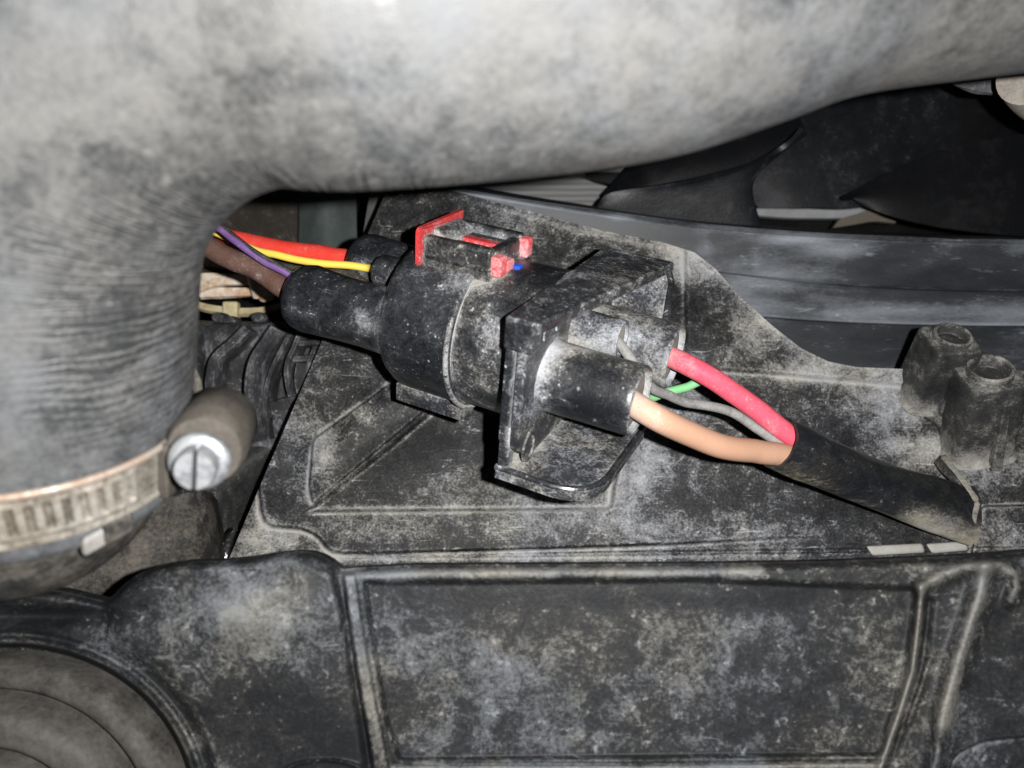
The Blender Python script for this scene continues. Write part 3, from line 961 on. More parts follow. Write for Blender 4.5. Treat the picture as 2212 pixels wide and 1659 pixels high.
Vc = ring_pt((WV * 8.8 + 0.6)[..., None], PH, r[..., None])
du = -0.9 * act * np.exp(-((WV - 0.16) / 0.06) ** 2) * sstep(0.9, 1.6, PH) - 0.28 * act * (1 - slot) * sstep(0.14, 0.22, WV) * sstep(0.86, 0.78, WV) + 0.12 * act * slot + 0.15
du = du - 0.25 * sstep(1.2, 1.9, PH) * act
Vb = ring_pt((WV * 8.8 + 0.6)[..., None], PH, (r - 0.9)[..., None])
nv = na * nw
fc = grid_faces(na, nw)
fc += [tuple(i + nv for i in q[::-1]) for q in fc]
for i in range(na - 1):
    fc.append((i * nw, (i + 1) * nw, (i + 1) * nw + nv, i * nw + nv))
    fc.append((i * nw + nw - 1, i * nw + nw - 1 + nv, (i + 1) * nw + nw - 1 + nv, (i + 1) * nw + nw - 1))
mesh_object('band', np.vstack([Vc.reshape(-1, 3), Vb.reshape(-1, 3)]), fc, M['clamp'], clamp, cl0, dust=np.r_[du.ravel(), du.ravel()], sharp=50)

_p = np.linspace(0.10, math.pi * 1.1, 90)
v, f = tube_geo(np.array([ring_pt(np.array(0.7), np.array(q_), HR + 1.25) for q_ in _p]), 0.55, 10)
mesh_object('rolled_edge', v, f, M['rust_edge'], clamp, cl0)

# worm housing and screw: axis tangent to the band at the right-hand side
hx = ring_pt(np.array(8.0), np.array(0.02), 32.4)
ax = norm(hn * 0.93 + hd * 0.30 - he * 0.10)
head_c = at(428, 1002, 117.0)
tail_c = at(478, 905, 98.0)
ax = norm(head_c - tail_c)
e1 = norm(np.cross(ax, [0, 1, 0]))
e2 = np.cross(ax, e1)


def about(profile, c, axd, mat, name, parent, origin, seg=40, jit=0, slot=False, **kw):
    v, f = lathe_geo(profile, seg)
    a1 = norm(np.cross(axd, [0, 1, 0.01]))
    a2 = np.cross(axd, a1)
    q = c + v[:, :1] * axd + v[:, 1:2] * a1 + v[:, 2:] * a2
    return mesh_object(name, q, f, mat, parent, origin, **kw)


Lt = np.linalg.norm(head_c - tail_c)
about([(-Lt - 1.0, 0.01), (-Lt, 4.9), (-Lt + 0.5, 5.7), (-Lt + 1.4, 6.2), (-6.0, 6.0), (-4.9, 5.4), (-4.5, 0.01)], head_c, ax, M['housing'], 'worm_housing', clamp, cl0, dust=None)
# saddle that joins housing and band
sd = np.array([ring_pt(np.array(o_), np.array(p_), rr) for o_ in (0.2, 10.0) for p_ in (-0.3, 0.22) for rr in (28.6, 30.8)])
mesh_object('saddle', sd, [(0, 1, 3, 2), (4, 6, 7, 5), (0, 4, 5, 1), (2, 3, 7, 6), (0, 2, 6, 4), (1, 5, 7, 3)], M['housing'], clamp, cl0, bevel=0.6)
sc = about([(-5.0, 3.2), (-2.2, 3.2), (-2.0, 4.2), (-1.6, 4.5), (-0.9, 4.5), (-0.4, 4.2), (-0.1, 3.3), (-0.3, 0.01)], head_c, ax, M['screw'], 'screw_head', clamp, cl0, sharp=45)
# slotted hexagon rising from the flange
a1 = norm(np.cross(ax, [0, 1, 0.01]))
a2 = np.cross(ax, a1)
hexv = []
for hgt, rr in ((-0.6, 3.0), (1.5, 3.0), (1.9, 2.7)):
    for k in range(36):
        th = 2 * math.pi * k / 36
        rh = rr * (0.96 / math.cos((th + 0.3) % (math.pi / 3) - math.pi / 6)) if rr > 2.8 else rr * 0.98
        rh = min(rh, rr * 1.04)
        hexv.append(head_c + ax * hgt + rh * (math.cos(th) * a1 + math.sin(th) * a2))
hexv = np.array(hexv)
# halves of the top face with a slot between them
for sgn in (-1, 1):
    poly = []
    sl = norm(a2 + 0.10 * a1)
    nn = np.cross(ax, sl)
    th = np.linspace(-math.pi / 2 + 0.12, math.pi / 2 - 0.12, 18)
    for hgt, rr in ((-0.6, 3.1), (2.5, 3.1), (2.9, 2.85)):
        for q in th:
            poly.append(head_c + ax * hgt + rr * (math.cos(q) * nn * sgn * 0.97 + math.sin(q) * sl))
    n_ = len(th)
    fc = []
    for lv in range(2):
        for i in range(n_):
            j = (i + 1) % n_
            fc.append((lv * n_ + i, lv * n_ + j, (lv + 1) * n_ + j, (lv + 1) * n_ + i))
    fc.append(tuple(range(2 * n_, 3 * n_)))
    fc.append(tuple(range(n_))[::-1])
    if sgn < 0:
        fc = [q[::-1] for q in fc]
    mesh_object('slotted_face', np.array(poly), fc, M['screw'], sc, cl0, sharp=40)

# hose end, neck and tank below the clamp
nk0 = HC + hd * 40
neck = empty('radiator_neck', 'dusty brown radiator neck that the hose is clamped onto', 'pipe neck', nk0)


def hose_lathe(profile, name, mat, parent, origin, seg=120, **kw):
    v, f = lathe_geo(profile, seg)
    q = HC + v[:, :1] * hd + v[:, 1:2] * he + v[:, 2:] * hn
    return mesh_object(name, q, f, mat, parent, origin, **kw)


hose_lathe([(8.5, 28.6), (11.0, 28.9), (12.2, 28.7), (12.9, 28.0), (13.0, 22.0)], 'hose_end', M['hose'], hose, HC, sharp=50)
NPATH = catmull([HC + hd * 6, HC + hd * 10, HC + hd * 13 + np.array([-1, 1, -2]), HC + hd * 16 + np.array([-4, 4, -10]), HC + hd * 17 + np.array([-9, 7, -24]), HC + hd * 18 + np.array([-16, 12, -55])], 70)
nr_ = np.interp(np.linspace(0, 1, 70), [0, .2, .3, .5, .7, 1], [25, 25, 24, 21, 19.5, 18])
v, f = tube_geo(NPATH, nr_, 96)
mesh_object('collar', v, f, M['neck'], neck, nk0, sharp=60)
sheet('tank_top', [[at(-80, 1120, 30), at(150, 1120, 30), at(330, 1080, 26), at(440, 1060, 16), at(470, 1080, -6)], [at(-80, 1220, 34), at(150, 1220, 34), at(330, 1190, 30), at(455, 1150, 18), at(485, 1160, -6)], [at(-80, 1400, 34), at(150, 1400, 34), at(330, 1380, 30), at(462, 1300, 18), at(490, 1300, -6)]], 40, M['neck'], neck, nk0, thick=3, dense=30)
# pale moulded tab on the hose end
tb = []
for o_ in (10.2, 13.6):
    for p_ in (0.46, 0.66):
        for rr in (27.6, 29.4):
            tb.append(ring_pt(np.array(o_ + (p_ - 0.56) * 5), np.array(p_), rr))
mesh_object('pale_tab', np.array(tb), [(0, 2, 3, 1), (4, 5, 7, 6), (0, 1, 5, 4), (2, 6, 7, 3), (0, 4, 6, 2), (1, 3, 7, 5)], M['white_tab'], hose, HC, bevel=0.7)['label'] = 'pale moulded tab on the hose end'
# clamp tail lug
lug = [ring_pt(np.array(o_), np.array(p_), rr) for o_ in (9.2, 13.0) for p_ in (0.40, 0.56) for rr in (28.4, 29.8)]
mesh_object('band_lug', np.array(lug), [(0, 2, 3, 1), (4, 5, 7, 6), (0, 1, 5, 4), (2, 6, 7, 3), (0, 4, 6, 2), (1, 3, 7, 5)], M['neck'], clamp, cl0, bevel=0.6, dust=None)

# dusty pipe end and torn felt at the upper right corner
pe = at(2215, 180, 30)
o = tube('pipe_end', [at(2236, 150, 36), at(2272, 186, 30), at(2360, 236, 20)], [9.0, 9.6, 9.6], M['cap2'] if 'cap2' in M else dusty('beige_dusty_pipe', (0.12, 0.11, 0.10), (0.30, 0.27, 0.24), 0.5, 0.9, 0.7, 0.6, 0.3, 80, 250, 1200, rough=0.7), None, pe, n=24, seg=32)
tag(o, 'dusty beige pipe end at the upper right corner', 'pipe')
o = px_sheet('torn_felt', [[(2040, 160, 10), (2090, 150, 10), (2160, 140, 10)], [(2066, 186, 10), (2110, 196, 11), (2150, 202, 10)]], 14, dusty('dark_felt', (0.05, 0.05, 0.055), (0.12, 0.12, 0.13), 0.1, 0.5, 0.7, 1.0, 0.8, 90, 400, 1500, rough=0.9), None, at(2110, 180, 10), thick=1.5, dense=8)
tag(o, 'torn dark felt edge below the hose beside the beige pipe', 'felt')

# ------------------------------------------------------------------ foreground cover and round cap
CZ = 84.0
cv0 = at(1106, 1450, CZ)
cover = empty('front_cover', 'dusty black plastic cover with ribs across the foreground', 'cover', cv0)
CT = np.array([(-60, 1276), (0, 1274), (60, 1270), (130, 1276), (190, 1290), (225, 1298), (245, 1286), (268, 1262), (300, 1238), (340, 1222), (400, 1212), (480, 1210), (540, 1204), (590, 1195), (640, 1190), (672, 1192), (700, 1202), (722, 1218), (740, 1230), (770, 1226), (900, 1220), (1500, 1217), (1800, 1212), (2050, 1202), (2150, 1196), (2280, 1186)], float)
nx, ny = 950, 220
_q = np.linspace(-55, 2275, 4000)
_d = np.cumsum(1 + 2.2 * ((_q > 715) & (_q < 890)) + 1.6 * (_q > 1870) + 0.8 * (_q < 440))
xs = np.interp(np.linspace(_d[0], _d[-1], nx), _d, _q)
X = np.repeat(xs[:, None], ny, 1)
tp = np.interp(xs, CT[:, 0], CT[:, 1])
k = np.ones(5) / 5
tp = np.convolve(np.pad(tp, 2, 'edge'), k, 'valid')
vv = np.linspace(0, 1, ny)
Y = tp[:, None] * (1 - vv) + 1720 * vv
h = np.zeros(X.shape)
edge_d = Y - tp[:, None]
h -= 3.2 * (1 - sstep(0, 26, edge_d)) ** 2
# left hump
hump = sd_poly(round_poly([(235, 1300), (330, 1215), (640, 1180), (735, 1235), (790, 1480), (830, 1720), (470, 1720), (430, 1560), (330, 1440), (240, 1390)], [30, 40, 40, 20, 0, 0, 0, 60, 60, 40]), X, Y)
h += 3.0 * sstep(20, -30, hump)
h += 2.5 * np.exp(-((X - 560) / 130) ** 2 - ((Y - 1330) / 80) ** 2)
h -= 3.5 * np.exp(-((X - 120) / 160) ** 2 - ((Y - 1330) / 22) ** 2)
# vertical seam: groove, then raised strip
h -= 2.2 * np.exp(-(d_line([(731, 1240), (748, 1340), (766, 1460), (790, 1600), (806, 1720)], X, Y) / 10) ** 2)
strip = sd_poly([(740, 1238), (768, 1238), (782, 1340), (806, 1480), (834, 1620), (852, 1720), (812, 1720), (794, 1600), (770, 1460), (752, 1340)], X, Y)
h += 1.6 * sstep(4, -7, strip)
# big recessed field on the right
fld = sd_poly(round_poly([(786, 1256), (1500, 1250), (1986, 1270), (1968, 1450), (1935, 1560), (1905, 1632), (862, 1644), (830, 1540)], [10, 0, 20, 0, 0, 14, 14, 0]), X, Y)
h -= 2.6 * sstep(8, -10, fld)
h -= 1.2 * np.exp(-(d_line([(850, 1650), (1400, 1650), (1900, 1644)], X, Y) / 5) ** 2)
# ridges at the right
for ln_, w, a in (([(1990, 1268), (1984, 1340), (1968, 1450), (1944, 1530), (1920, 1600), (1890, 1720)], 13, 3.0), ([(2128, 1226), (2118, 1280), (2096, 1350), (2070, 1430), (2040, 1540), (2010, 1720)], 22, 4.2), ([(1988, 1270), (2040, 1240), (2100, 1222), (2160, 1222), (2192, 1240), (2196, 1268), (2184, 1296)], 16, 2.6), ([(1960, 1560), (1990, 1480), (2005, 1430)], 8, 1.2)):
    h += a * np.exp(-(d_line(ln_, X, Y) / w) ** 2)
h -= 2.0 * np.exp(-(d_line([(2004, 1300), (1990, 1440), (1950, 1560), (1915, 1660)], X, Y) / 12) ** 2)
h += 2.0 * sstep(4, -6, sd_poly(round_poly([(2030, 1720), (2060, 1630), (2120, 1600), (2300, 1580), (2300, 1720)], [0, 20, 20, 0, 0]), X, Y))
# small oval emboss at the bottom of the left part
ov = np.hypot((X - 700) / 80, (Y - 1668) / 26)
h += 0.9 * np.exp(-((ov - 1) / 0.12) ** 2)
# edge of the round opening for the cap, with a bead outside it
el = np.hypot((X - 25) / 402, (Y - 1752) / 366)
h -= 12.0 * sstep(1.0, 0.965, el)
h += 1.6 * np.exp(-((el - 1.04) / 0.022) ** 2) + 0.6 * np.exp(-((el - 1.14) / 0.02) ** 2) * sstep(150, 300, X)
con = blur(h, 5) - h
dst = np.clip(-con * 0.35, -0.3, 0.35)
dst += blobs([(480, 1300, 80, 60, .38), (540, 1345, 70, 70, .36), (600, 1400, 90, 60, .2), (430, 1350, 60, 40, .1), (620, 1300, 70, 60, .2), (230, 1390, 60, 30, .25), (1100, 1420, 250, 90, .22), (1050, 1520, 150, 80, .12), (1600, 1360, 220, 50, .14), (900, 1600, 60, 40, .2), (1300, 1610, 300, 25, .18), (1900, 1400, 60, 90, .15), (1750, 1500, 180, 90, -.05), (700, 1600, 160, 90, -.25), (560, 1520, 120, 70, -.25), (100, 1330, 140, 30, -.4), (1400, 1295, 560, 24, -.3), (2150, 1450, 80, 90, -.2), (2060, 1560, 40, 80, .1)], X, Y) * 1.5
for ln_, w, a in (([(745, 1240), (900, 1236), (1200, 1234), (1500, 1232), (1640, 1230)], 12, 1.0), ([(755, 1238), (772, 1340), (796, 1480), (824, 1640), (834, 1720)], 17, .75), ([(1990, 1268), (1984, 1340), (1968, 1450), (1944, 1530), (1900, 1650)], 11, .85), ([(2126, 1230), (2116, 1290), (2092, 1360), (2066, 1440), (2040, 1560)], 18, .85), ([(1988, 1270), (2040, 1240), (2100, 1222), (2160, 1222), (2192, 1240), (2196, 1268), (2184, 1296)], 13, .6), ([(850, 1654), (1400, 1656), (1900, 1652)], 8, .8), ([(2050, 1650), (2120, 1606), (2300, 1582)], 10, .4)):
    dst += a * np.exp(-(d_line(ln_, X, Y) / w) ** 2)  # dust lines on rim, strip and ridges double as painted highlights
V = at_arr(X, Y, CZ + h) if False else np.stack([(X - 1106) * S * (H - CZ - h) / H, (829.5 - Y) * S * (H - CZ - h) / H, CZ + h], -1)
verts = V.reshape(-1, 3)
n0 = len(verts)
sk = V[:, 0].copy()
sk[:, 2] -= 4.0
sk[:, 1] -= 0.5
verts = np.vstack([verts, sk])
faces = [q[::-1] for q in grid_faces(nx, ny)]
for i in range(nx - 1):
    faces.append((i * ny, (i + 1) * ny, n0 + i + 1, n0 + i))
mesh_object('ribbed_skin', verts, faces, M['cover'], cover, cv0, dust=np.r_[dst.ravel(), dst[:, 0]], sharp=60)

# round stamped cap in the opening
cpz = 76.0
cp0 = at(20, 1790, cpz)
f_ = S * (H - cpz) / H
prof = [(-6.0, 372), (0.0, 370), (1.2, 358), (1.5, 340), (1.2, 318), (0.0, 306), (-0.3, 296), (1.6, 284), (2.6, 270), (2.6, 220), (1.8, 205), (0.2, 196), (0.0, 188), (1.6, 178), (2.4, 168), (2.2, 150), (0.6, 135), (0.2, 120), (1.0, 90), (1.2, 0.01)]
v, f = lathe_geo([(a * 3.0, max(r_, 0.01) * f_) for a, r_ in catmull(prof, 110)], 120)
q = np.stack([v[:, 1] * 1.04, v[:, 2] * 1.0, v[:, 0]], -1) + cp0
o = mesh_object('stamped_cap', q, f, M['cap'], origin=cp0, sharp=60)
tag(o, 'round brown dusty cap with stamped rings at lower left corner', 'cap')

# ------------------------------------------------------------------ connector frame: u along the axis, s up, w towards the camera's left
CO = at(1024.6, 704.4, 38.0)
CU = norm([0.891, -0.269, 0.366])
CS = np.array([0.073, 0.880, 0.467])
CS = norm(CS - CU * (CS @ CU))
CW = np.cross(CU, CS)
FR = np.stack([CU, CS, CW], -1)


def loc(u, s, w):
    return CO + CU * u + CS * s + CW * w


def conn_empty(name, label, cat, u=0.0):
    o = empty(name, label, cat, loc(u, 0, 0))
    o.matrix_world = Matrix.Translation(Vector(loc(u, 0, 0) * MM)) @ Matrix(FR.tolist()).to_4x4()
    return o


# where dust lies on the connector (picture position, spread, thickness)
CONN_DUST = [(945, 690, 60, 55, .40), (1000, 615, 60, 22, .55), (900, 590, 45, 14, .45), (860, 640, 25, 50, .15), (1062, 725, 34, 60, .75), (1035, 830, 40, 45, .35), (1180, 800, 22, 100, .35), (1200, 880, 25, 30, .3), (1250, 755, 70, 18, .55), (1330, 785, 50, 12, .3), (1320, 715, 60, 30, .45),
             (1400, 720, 50, 40, .35), (1440, 800, 40, 30, .35), (1290, 865, 90, 45, -.55), (630, 650, 14, 60, .40), (785, 690, 26, 32, .9), (665, 680, 25, 16, .5), (720, 700, 40, 12, .3), (880, 760, 50, 60, -.25), (800, 540, 60, 20, -.3), (790, 570, 30, 14, .4), (1150, 600, 60, 30, -.2)]

# ---- plug half (left)
plug = conn_empty('plug_connector', 'round black plug with red locking latch, left half of the joined connector', 'connector')


def cyl(name, prof, s, w, mat, parent, seg=48, **kw):
    pr = np.asarray(prof, float)
    ex = kw.pop('ring_dust', None)
    q, dq = [pr[0]], [0 if ex is None else ex[0]]
    for i in range(1, len(pr)):
        m = max(1, int(np.hypot(*(pr[i] - pr[i - 1])) / 1.0))
        for k in range(1, m + 1):
            q.append(pr[i - 1] + (pr[i] - pr[i - 1]) * k / m)
            dq.append(0 if ex is None else ex[i - 1] + (ex[i] - ex[i - 1]) * k / m)
    v, f = lathe_geo(q, seg, centre=(s, w))
    W = CO + v @ FR.T
    kw['dust'] = blobs(CONN_DUST, *prj(W)) + np.repeat(dq, seg)
    return mesh_object(name, v, f, mat, parent, **kw)


def bx(name, u0, u1, s0, s1, w0, w1, mat, parent, bevel=0.5, **kw):
    v, f = box_geo(u0, u1, s0, s1, w0, w1)
    return mesh_object(name, v, f, mat, parent, bevel=bevel, **kw)


prof = [(-17.6, 0.01), (-17.6, 13.5), (-17.2, 15.8), (-16.0, 17.7), (-14.0, 18.8), (-11.0, 19.1), (2.0, 19.2), (2.6, 19.5), (3.4, 19.5), (3.8, 19.1), (3.8, 18.0), (-2, 17.9), (-2, 0.01)]
cyl('shell', prof, 0, 0, M['conn_clean'], plug, seg=96)
# raised lip round the mouth, broken off near the latch
a = np.linspace(math.radians(62), math.radians(210), 60)
P = np.stack([np.full(60, 3.4), 19.55 * np.cos(a), 19.55 * np.sin(a)], -1)
v, f = tube_geo(P, np.r_[0.3, np.full(58, 0.62), 0.3], 10)
mesh_object('mouth_lip', v, f, M['conn'], plug, dust=[0.55] * len(v))
# two thick boots, two thin ones
boot = [(-46.5, 0.01), (-46.5, 4.6), (-47.2, 5.4), (-47.4, 6.6), (-46.9, 7.5), (-45.6, 8.2), (-43.5, 8.6), (-38, 8.4), (-30, 8.0), (-22, 7.8), (-16, 8.0)]
cyl('wire_boot', [(u + (4.0 if u < -40 else 1.5 if u < -34 else 0), r_) for u, r_ in boot], 1.6, 13.0, M['conn_clean'], plug)
cyl('wire_boot', [(u + (3.2 if u < -40 else 1.0 if u < -34 else 0), r_ * 0.98) for u, r_ in boot], 3.0, -13.4, M['conn_clean'], plug)
small = [(-29.0, 0.01), (-29.0, 2.0), (-29.3, 2.8), (-28.8, 3.9), (-27.6, 4.4), (-22, 4.5), (-16, 4.6)]
cyl('small_boot', small, 7.4, -1.2, M['conn_clean'], plug, seg=32)
cyl('small_boot', [(u + 2.0, r_ * 0.95) for u, r_ in small], 2.2, 2.6, M['conn_clean'], plug, seg=32)
# latch housing on top
bx('latch_floor', -9.6, 8.2, 16.0, 19.4, -9.0, 9.6, M['conn'], plug)
bx('latch_wall', -9.4, 8.0, 17.5, 23.4, 6.8, 9.6, M['conn'], plug, bevel=0.7)
bx('latch_wall', -8.8, 7.6, 17.5, 23.2, -9.0, -6.6, M['conn'], plug, bevel=0.7)
bx('latch_bridge', 5.0, 8.0, 18.6, 22.4, -6.6, 6.8, M['conn'], plug, bevel=0.7)
bx('latch_rail', -8.0, 6.0, 18.6, 21.6, 1.6, 4.6, M['conn'], plug, bevel=0.5)
bx('latch_rail', -8.0, 6.0, 18.6, 21.6, -5.6, -2.6, M['conn'], plug, bevel=0.5)
v, f = prism_geo([(-9.2, 19.0), (-3.4, 19.0), (-4.8, 22.0), (-7.6, 24.0), (-9.2, 24.2)], -5.8, 5.8, 'xy')
mesh_object('latch_hook', v, f, M['conn'], plug, bevel=0.5, dust=[0.5] * len(v))
# red secondary lock: end plate, slider and two feet
lp = round_poly([(16.6, 10.6), (24.7, 10.6), (25.2, 9.6), (25.2, -9.2), (23.2, -9.2), (23.2, 8.4), (16.6, 8.2)], [0.2, 0.8, 0.5, 0.3, 0.2, 0.8, 0.2], 4)
v, f = prism_geo(lp, -10.7, -9.6, 'yz')
mesh_object('red_lock_plate', v, f, M['red_plastic'], plug, bevel=0.25)
bx('red_lock_plate_web', -10.6, -9.6, 19.0, 23.4, -9.0, 8.4, M['conn'], plug, bevel=0.2)
bx('red_slider', -4.2, 6.4, 20.2, 22.0, -1.7, 0.9, M['red_plastic'], plug, bevel=0.3)
bx('red_lock_foot', 7.6, 10.4, 17.4, 22.0, 5.4, 9.0, M['red_dusty'], plug, bevel=0.5)
bx('red_lock_foot_toe', 8.2, 10.6, 17.8, 20.4, 2.0, 5.6, M['red_dusty'], plug, bevel=0.5)
bx('red_lock_foot', 7.4, 10.0, 18.0, 22.6, -8.6, -5.4, M['red_dusty'], plug, bevel=0.5)
# key bar under the shell
bx('key_bar', -16.5, 3.6, -21.6, -16.6, 4.4, 9.6, M['conn_dusty'], plug, bevel=0.4)

# ---- socket half (right)
sock = conn_empty('socket_connector', 'dusty black flanged socket with three cable outlets, right half of joined connector', 'connector')
cyl('barrel', [(-1.0, 0.01), (-1.0, 17.4), (3.9, 17.5), (4.4, 18.4), (21.0, 18.6), (22.0, 18.9), (22.5, 18.9)], 0, 0, M['conn'], sock, seg=96)
bx('blue_seal', 10.2, 12.2, 18.2, 18.9, 0.8, 3.0, M['blue_plastic'], sock, bevel=0.2)
# flange: two stacked plates
pl = round_poly([(17.7, 27.0), (17.7, -27.0), (-14, -27.0), (-18.5, -20), (-18.5, 20), (-11.0, 27.4)], [1, 2, 3, 4, 4, 1])
v, f = prism_geo(pl, 21.6, 23.6, 'yz')
mesh_object('rear_flange', v, f, M['conn'], sock, bevel=0.4)
pl = round_poly([(14.5, 27.0), (14.5, -25.0), (-17.0, -25.0), (-17.5, 20), (-12.6, 27.0)], [2, 2, 3, 3, 2])
v, f = prism_geo(pl, 24.2, 26.4, 'yz')
mesh_object('front_flange', v, f, M['conn_dusty'], sock, bevel=0.5)
# top gusset plate widening towards the far side
pl = [(21.4, 27.3), (28.6, 27.3), (40.0, -27.2), (21.4, -27.2)]
v, f = prism_geo(pl, 15.2, 17.9, 'xz')
mesh_object('top_plate', v, f, M['conn'], sock, bevel=0.5, dust=[0.25] * len(v))
# near corner block
bx('corner_block', 21.2, 27.6, 10.6, 17.6, 23.0, 27.5, M['conn'], sock, bevel=0.6)
# far side wall with a rounded outer corner
pl = round_poly([(21.6, 17.8), (39.8, 17.8), (40.8, 6), (40.8, -16), (21.6, -16)], [0.2, 6, 1, 3, 0.2])
v, f = prism_geo(pl, -27.6, -25.6, 'xy')
mesh_object('far_wall', v, f, M['conn_dusty'], sock, bevel=0.5, dust=[0.12] * len(v))
# lower tongue
pl = round_poly([(21.2, 27.0), (44.5, 27.0), (44.5, -10.0), (21.2, -10.0)], [0.6, 11, 3, 0.2], 10)
v, f = prism_geo(pl, -21.2, -18.6, 'xz')
mesh_object('lower_tongue', v, f, M['conn_dusty'], sock, bevel=0.5, dust=[0.1] * len(v))
edge_p = round_poly([(21.2, 26.4), (43.9, 26.4), (43.9, -10.0)], [0, 11, 0], 12)
P = np.stack([edge_p[:, 0], np.full(len(edge_p), -18.6), edge_p[:, 1]], -1)
v, f = tube_geo(catmull(P, 50), 0.75, 10)
mesh_object('tongue_lip', v, f, M['conn_clean'], sock)
edge_p = round_poly([(26.0, 17.4), (40.2, 17.4), (40.4, -15.0)], [0, 6, 0], 12)
P = np.stack([edge_p[:, 0], edge_p[:, 1], np.full(len(edge_p), -25.8)], -1)
v, f = tube_geo(catmull(P, 50), 0.8, 10)
mesh_object('wall_lip', v, f, M['conn_clean'], sock)
bx('tongue_post', 21.5, 24.0, -19.0, -8.0, 23.5, 26.6, M['conn'], sock, bevel=0.5)
# cable outlets
out_ = [(25.0, 9.9), (26.6, 9.6), (28.0, 9.35), (36, 9.1), (46.0, 9.1), (47.0, 9.0), (47.4, 8.7), (47.4, 8.2), (46.8, 8.0), (44.0, 7.9), (44.0, 0.01)]
for (s_, w_, k_, nm) in ((-0.1, 13.0, 0.86, 'cable_outlet'), (-0.1, -13.0, 0.88, 'cable_outlet')):
    o = cyl(nm, [(u, r_ * k_) for u, r_ in out_], s_, w_, M['conn'] if w_ > 0 else M['conn_dusty'], sock, seg=64, ring_dust=[0.35, 0.3, 0.22, 0.05, 0, 0.1, 0.2, .3, .5, .5, .5])
    cyl('seal', [(44.2, 0.01 + 7.9 * k_), (45.9, 7.8 * k_), (46.1, 7.2 * k_), (46.1, 3.0), (45.6, 0.01)], s_, w_, M['seal'], o)
o = cyl('small_outlet', [(25.0, 5.4), (26.4, 5.0), (28, 4.8), (37.0, 4.5), (37.6, 4.3), (37.6, 3.7), (35.8, 3.6), (35.8, 0.01)], 6.4, -0.4, M['conn_dusty'], sock, seg=36)
cyl('seal', [(36.0, 3.6), (36.9, 3.5), (37.0, 3.0), (36.9, 0.01)], 6.4, -0.4, M['seal'], o, seg=36)
cyl('small_outlet', [(25.0, 5.4), (28, 5.0), (36.0, 4.8), (36.4, 4.4), (36.4, 0.01)], -3.6, 0.6, M['conn_dusty'], sock, seg=36)
# embossed marks on the flange face
for s_, w_, du_ in ((12.0, 18, 2.4), (12.0, 12, 1.6), (12.0, 6, 2.4), (11.8, 0, 1.8), (11.8, -7, 2.2)):
    bx('embossed_mark', 26.2, 26.75, s_ - 1.5, s_ + 1.5, w_ - du_ / 2, w_ + du_ / 2, M['conn'], sock, bevel=0.2)
v, f = lathe_geo([(26.2, 3.0), (26.9, 2.9), (26.9, 2.2), (26.5, 2.1), (26.5, 0.01)], 28, centre=(-14.2, 21.6))
v[:, 1] = -14.0 + (v[:, 1] + 14.2) * 1.3
mesh_object('embossed_ring', v, f, M['conn_dusty'], sock)

# ------------------------------------------------------------------ wires
def wire(name, pts, r, mat, label, n=60, seg=20, cat='wire', dust_ends=(0, 0), **kw):
    P = catmull(pts, n)
    jit = rng.normal(size=(n // 6 + 2, 3)) * 0.16
    P = P + np.stack([np.interp(np.linspace(0, 1, n), np.linspace(0, 1, len(jit)), jit[:, k]) for k in range(3)], -1) * np.sin(np.linspace(0, math.pi, n))[:, None]
    v, f = tube_geo(P, r, seg)
    s_ = np.linspace(0, 1, n)
    du = dust_ends[0] * np.exp(-(s_ / 0.16) ** 2) + dust_ends[1] * np.exp(-((1 - s_) / 0.1) ** 2)
    o = mesh_object(name, v, f, mat, None, P[0], dust=np.repeat(du, seg), **kw)
    tag(o, label, cat)
    return o


wire('insulated_wire', [loc(44.0, -0.1, -13.0), at(1478, 784, 47), at(1520, 806, 47.5), at(1570, 838, 47), at(1630, 882, 46), at(1700, 935, 45), at(1780, 985, 41)], 2.5, M['w_pink'], 'thick bright red wire leaving the far outlet on the right', dust_ends=(0.75, 0))
wire('insulated_wire', [loc(44.0, -0.4, 13.0), at(1410, 898, 67), at(1480, 932, 63), at(1560, 964, 57), at(1635, 976, 51), at(1690, 981, 47), at(1780, 1006, 41)], 2.75, M['w_peach'], 'thick peach orange wire leaving the near outlet on the right', dust_ends=(0.85, 0.1))
wire('insulated_wire', [loc(36, 6.4, -0.4), at(1362, 775, 55), at(1385, 812, 53), at(1412, 840, 50), at(1440, 852, 48), at(1480, 866, 46), at(1540, 876, 46), at(1590, 895, 45), at(1640, 930, 45), at(1700, 968, 44), at(1780, 1000, 41)], 1.15, M['w_grey'], 'thin dusty grey wire between the red and peach wires')
wire('insulated_wire', [loc(36, -3.6, 0.6), at(1385, 858, 46), at(1412, 858, 43.5), at(1440, 846, 42), at(1480, 836, 41), at(1530, 824, 40), at(1580, 860, 38), at(1650, 920, 40), at(1720, 970, 41)], 1.05, M['w_green'], 'thin pale green wire passing behind the red wire', dust_ends=(0.6, 0))
wire('insulated_wire', [at(360, 462, 8), at(440, 500, 8), at(520, 522, 8), at(600, 538, 9), at(680, 550, 10), loc(-48, 3.0, -13.4), loc(-42, 3.0, -13.4)], 2.7, M['w_red'], 'thick red wire entering the far boot on the left', dust_ends=(0, 0.5))
wire('insulated_wire', [at(360, 480, 26), at(430, 522, 28), at(500, 559, 30), at(570, 592, 31), loc(-45, 1.6, 13.0), loc(-38, 1.6, 13.0)], 2.75, M['w_brown'], 'thick brown wire entering the near boot on the left', dust_ends=(0, 0.3))
wire('insulated_wire', [at(360, 430, 20), at(440, 490, 22), at(490, 512, 23), at(540, 536, 24), at(600, 553, 25), at(680, 567, 25), at(750, 573, 24), at(800, 580, 23.5), loc(-28, 7.4, -1.2)], 1.0, M['w_yellow'], 'thin yellow wire running into the small boot', n=80)
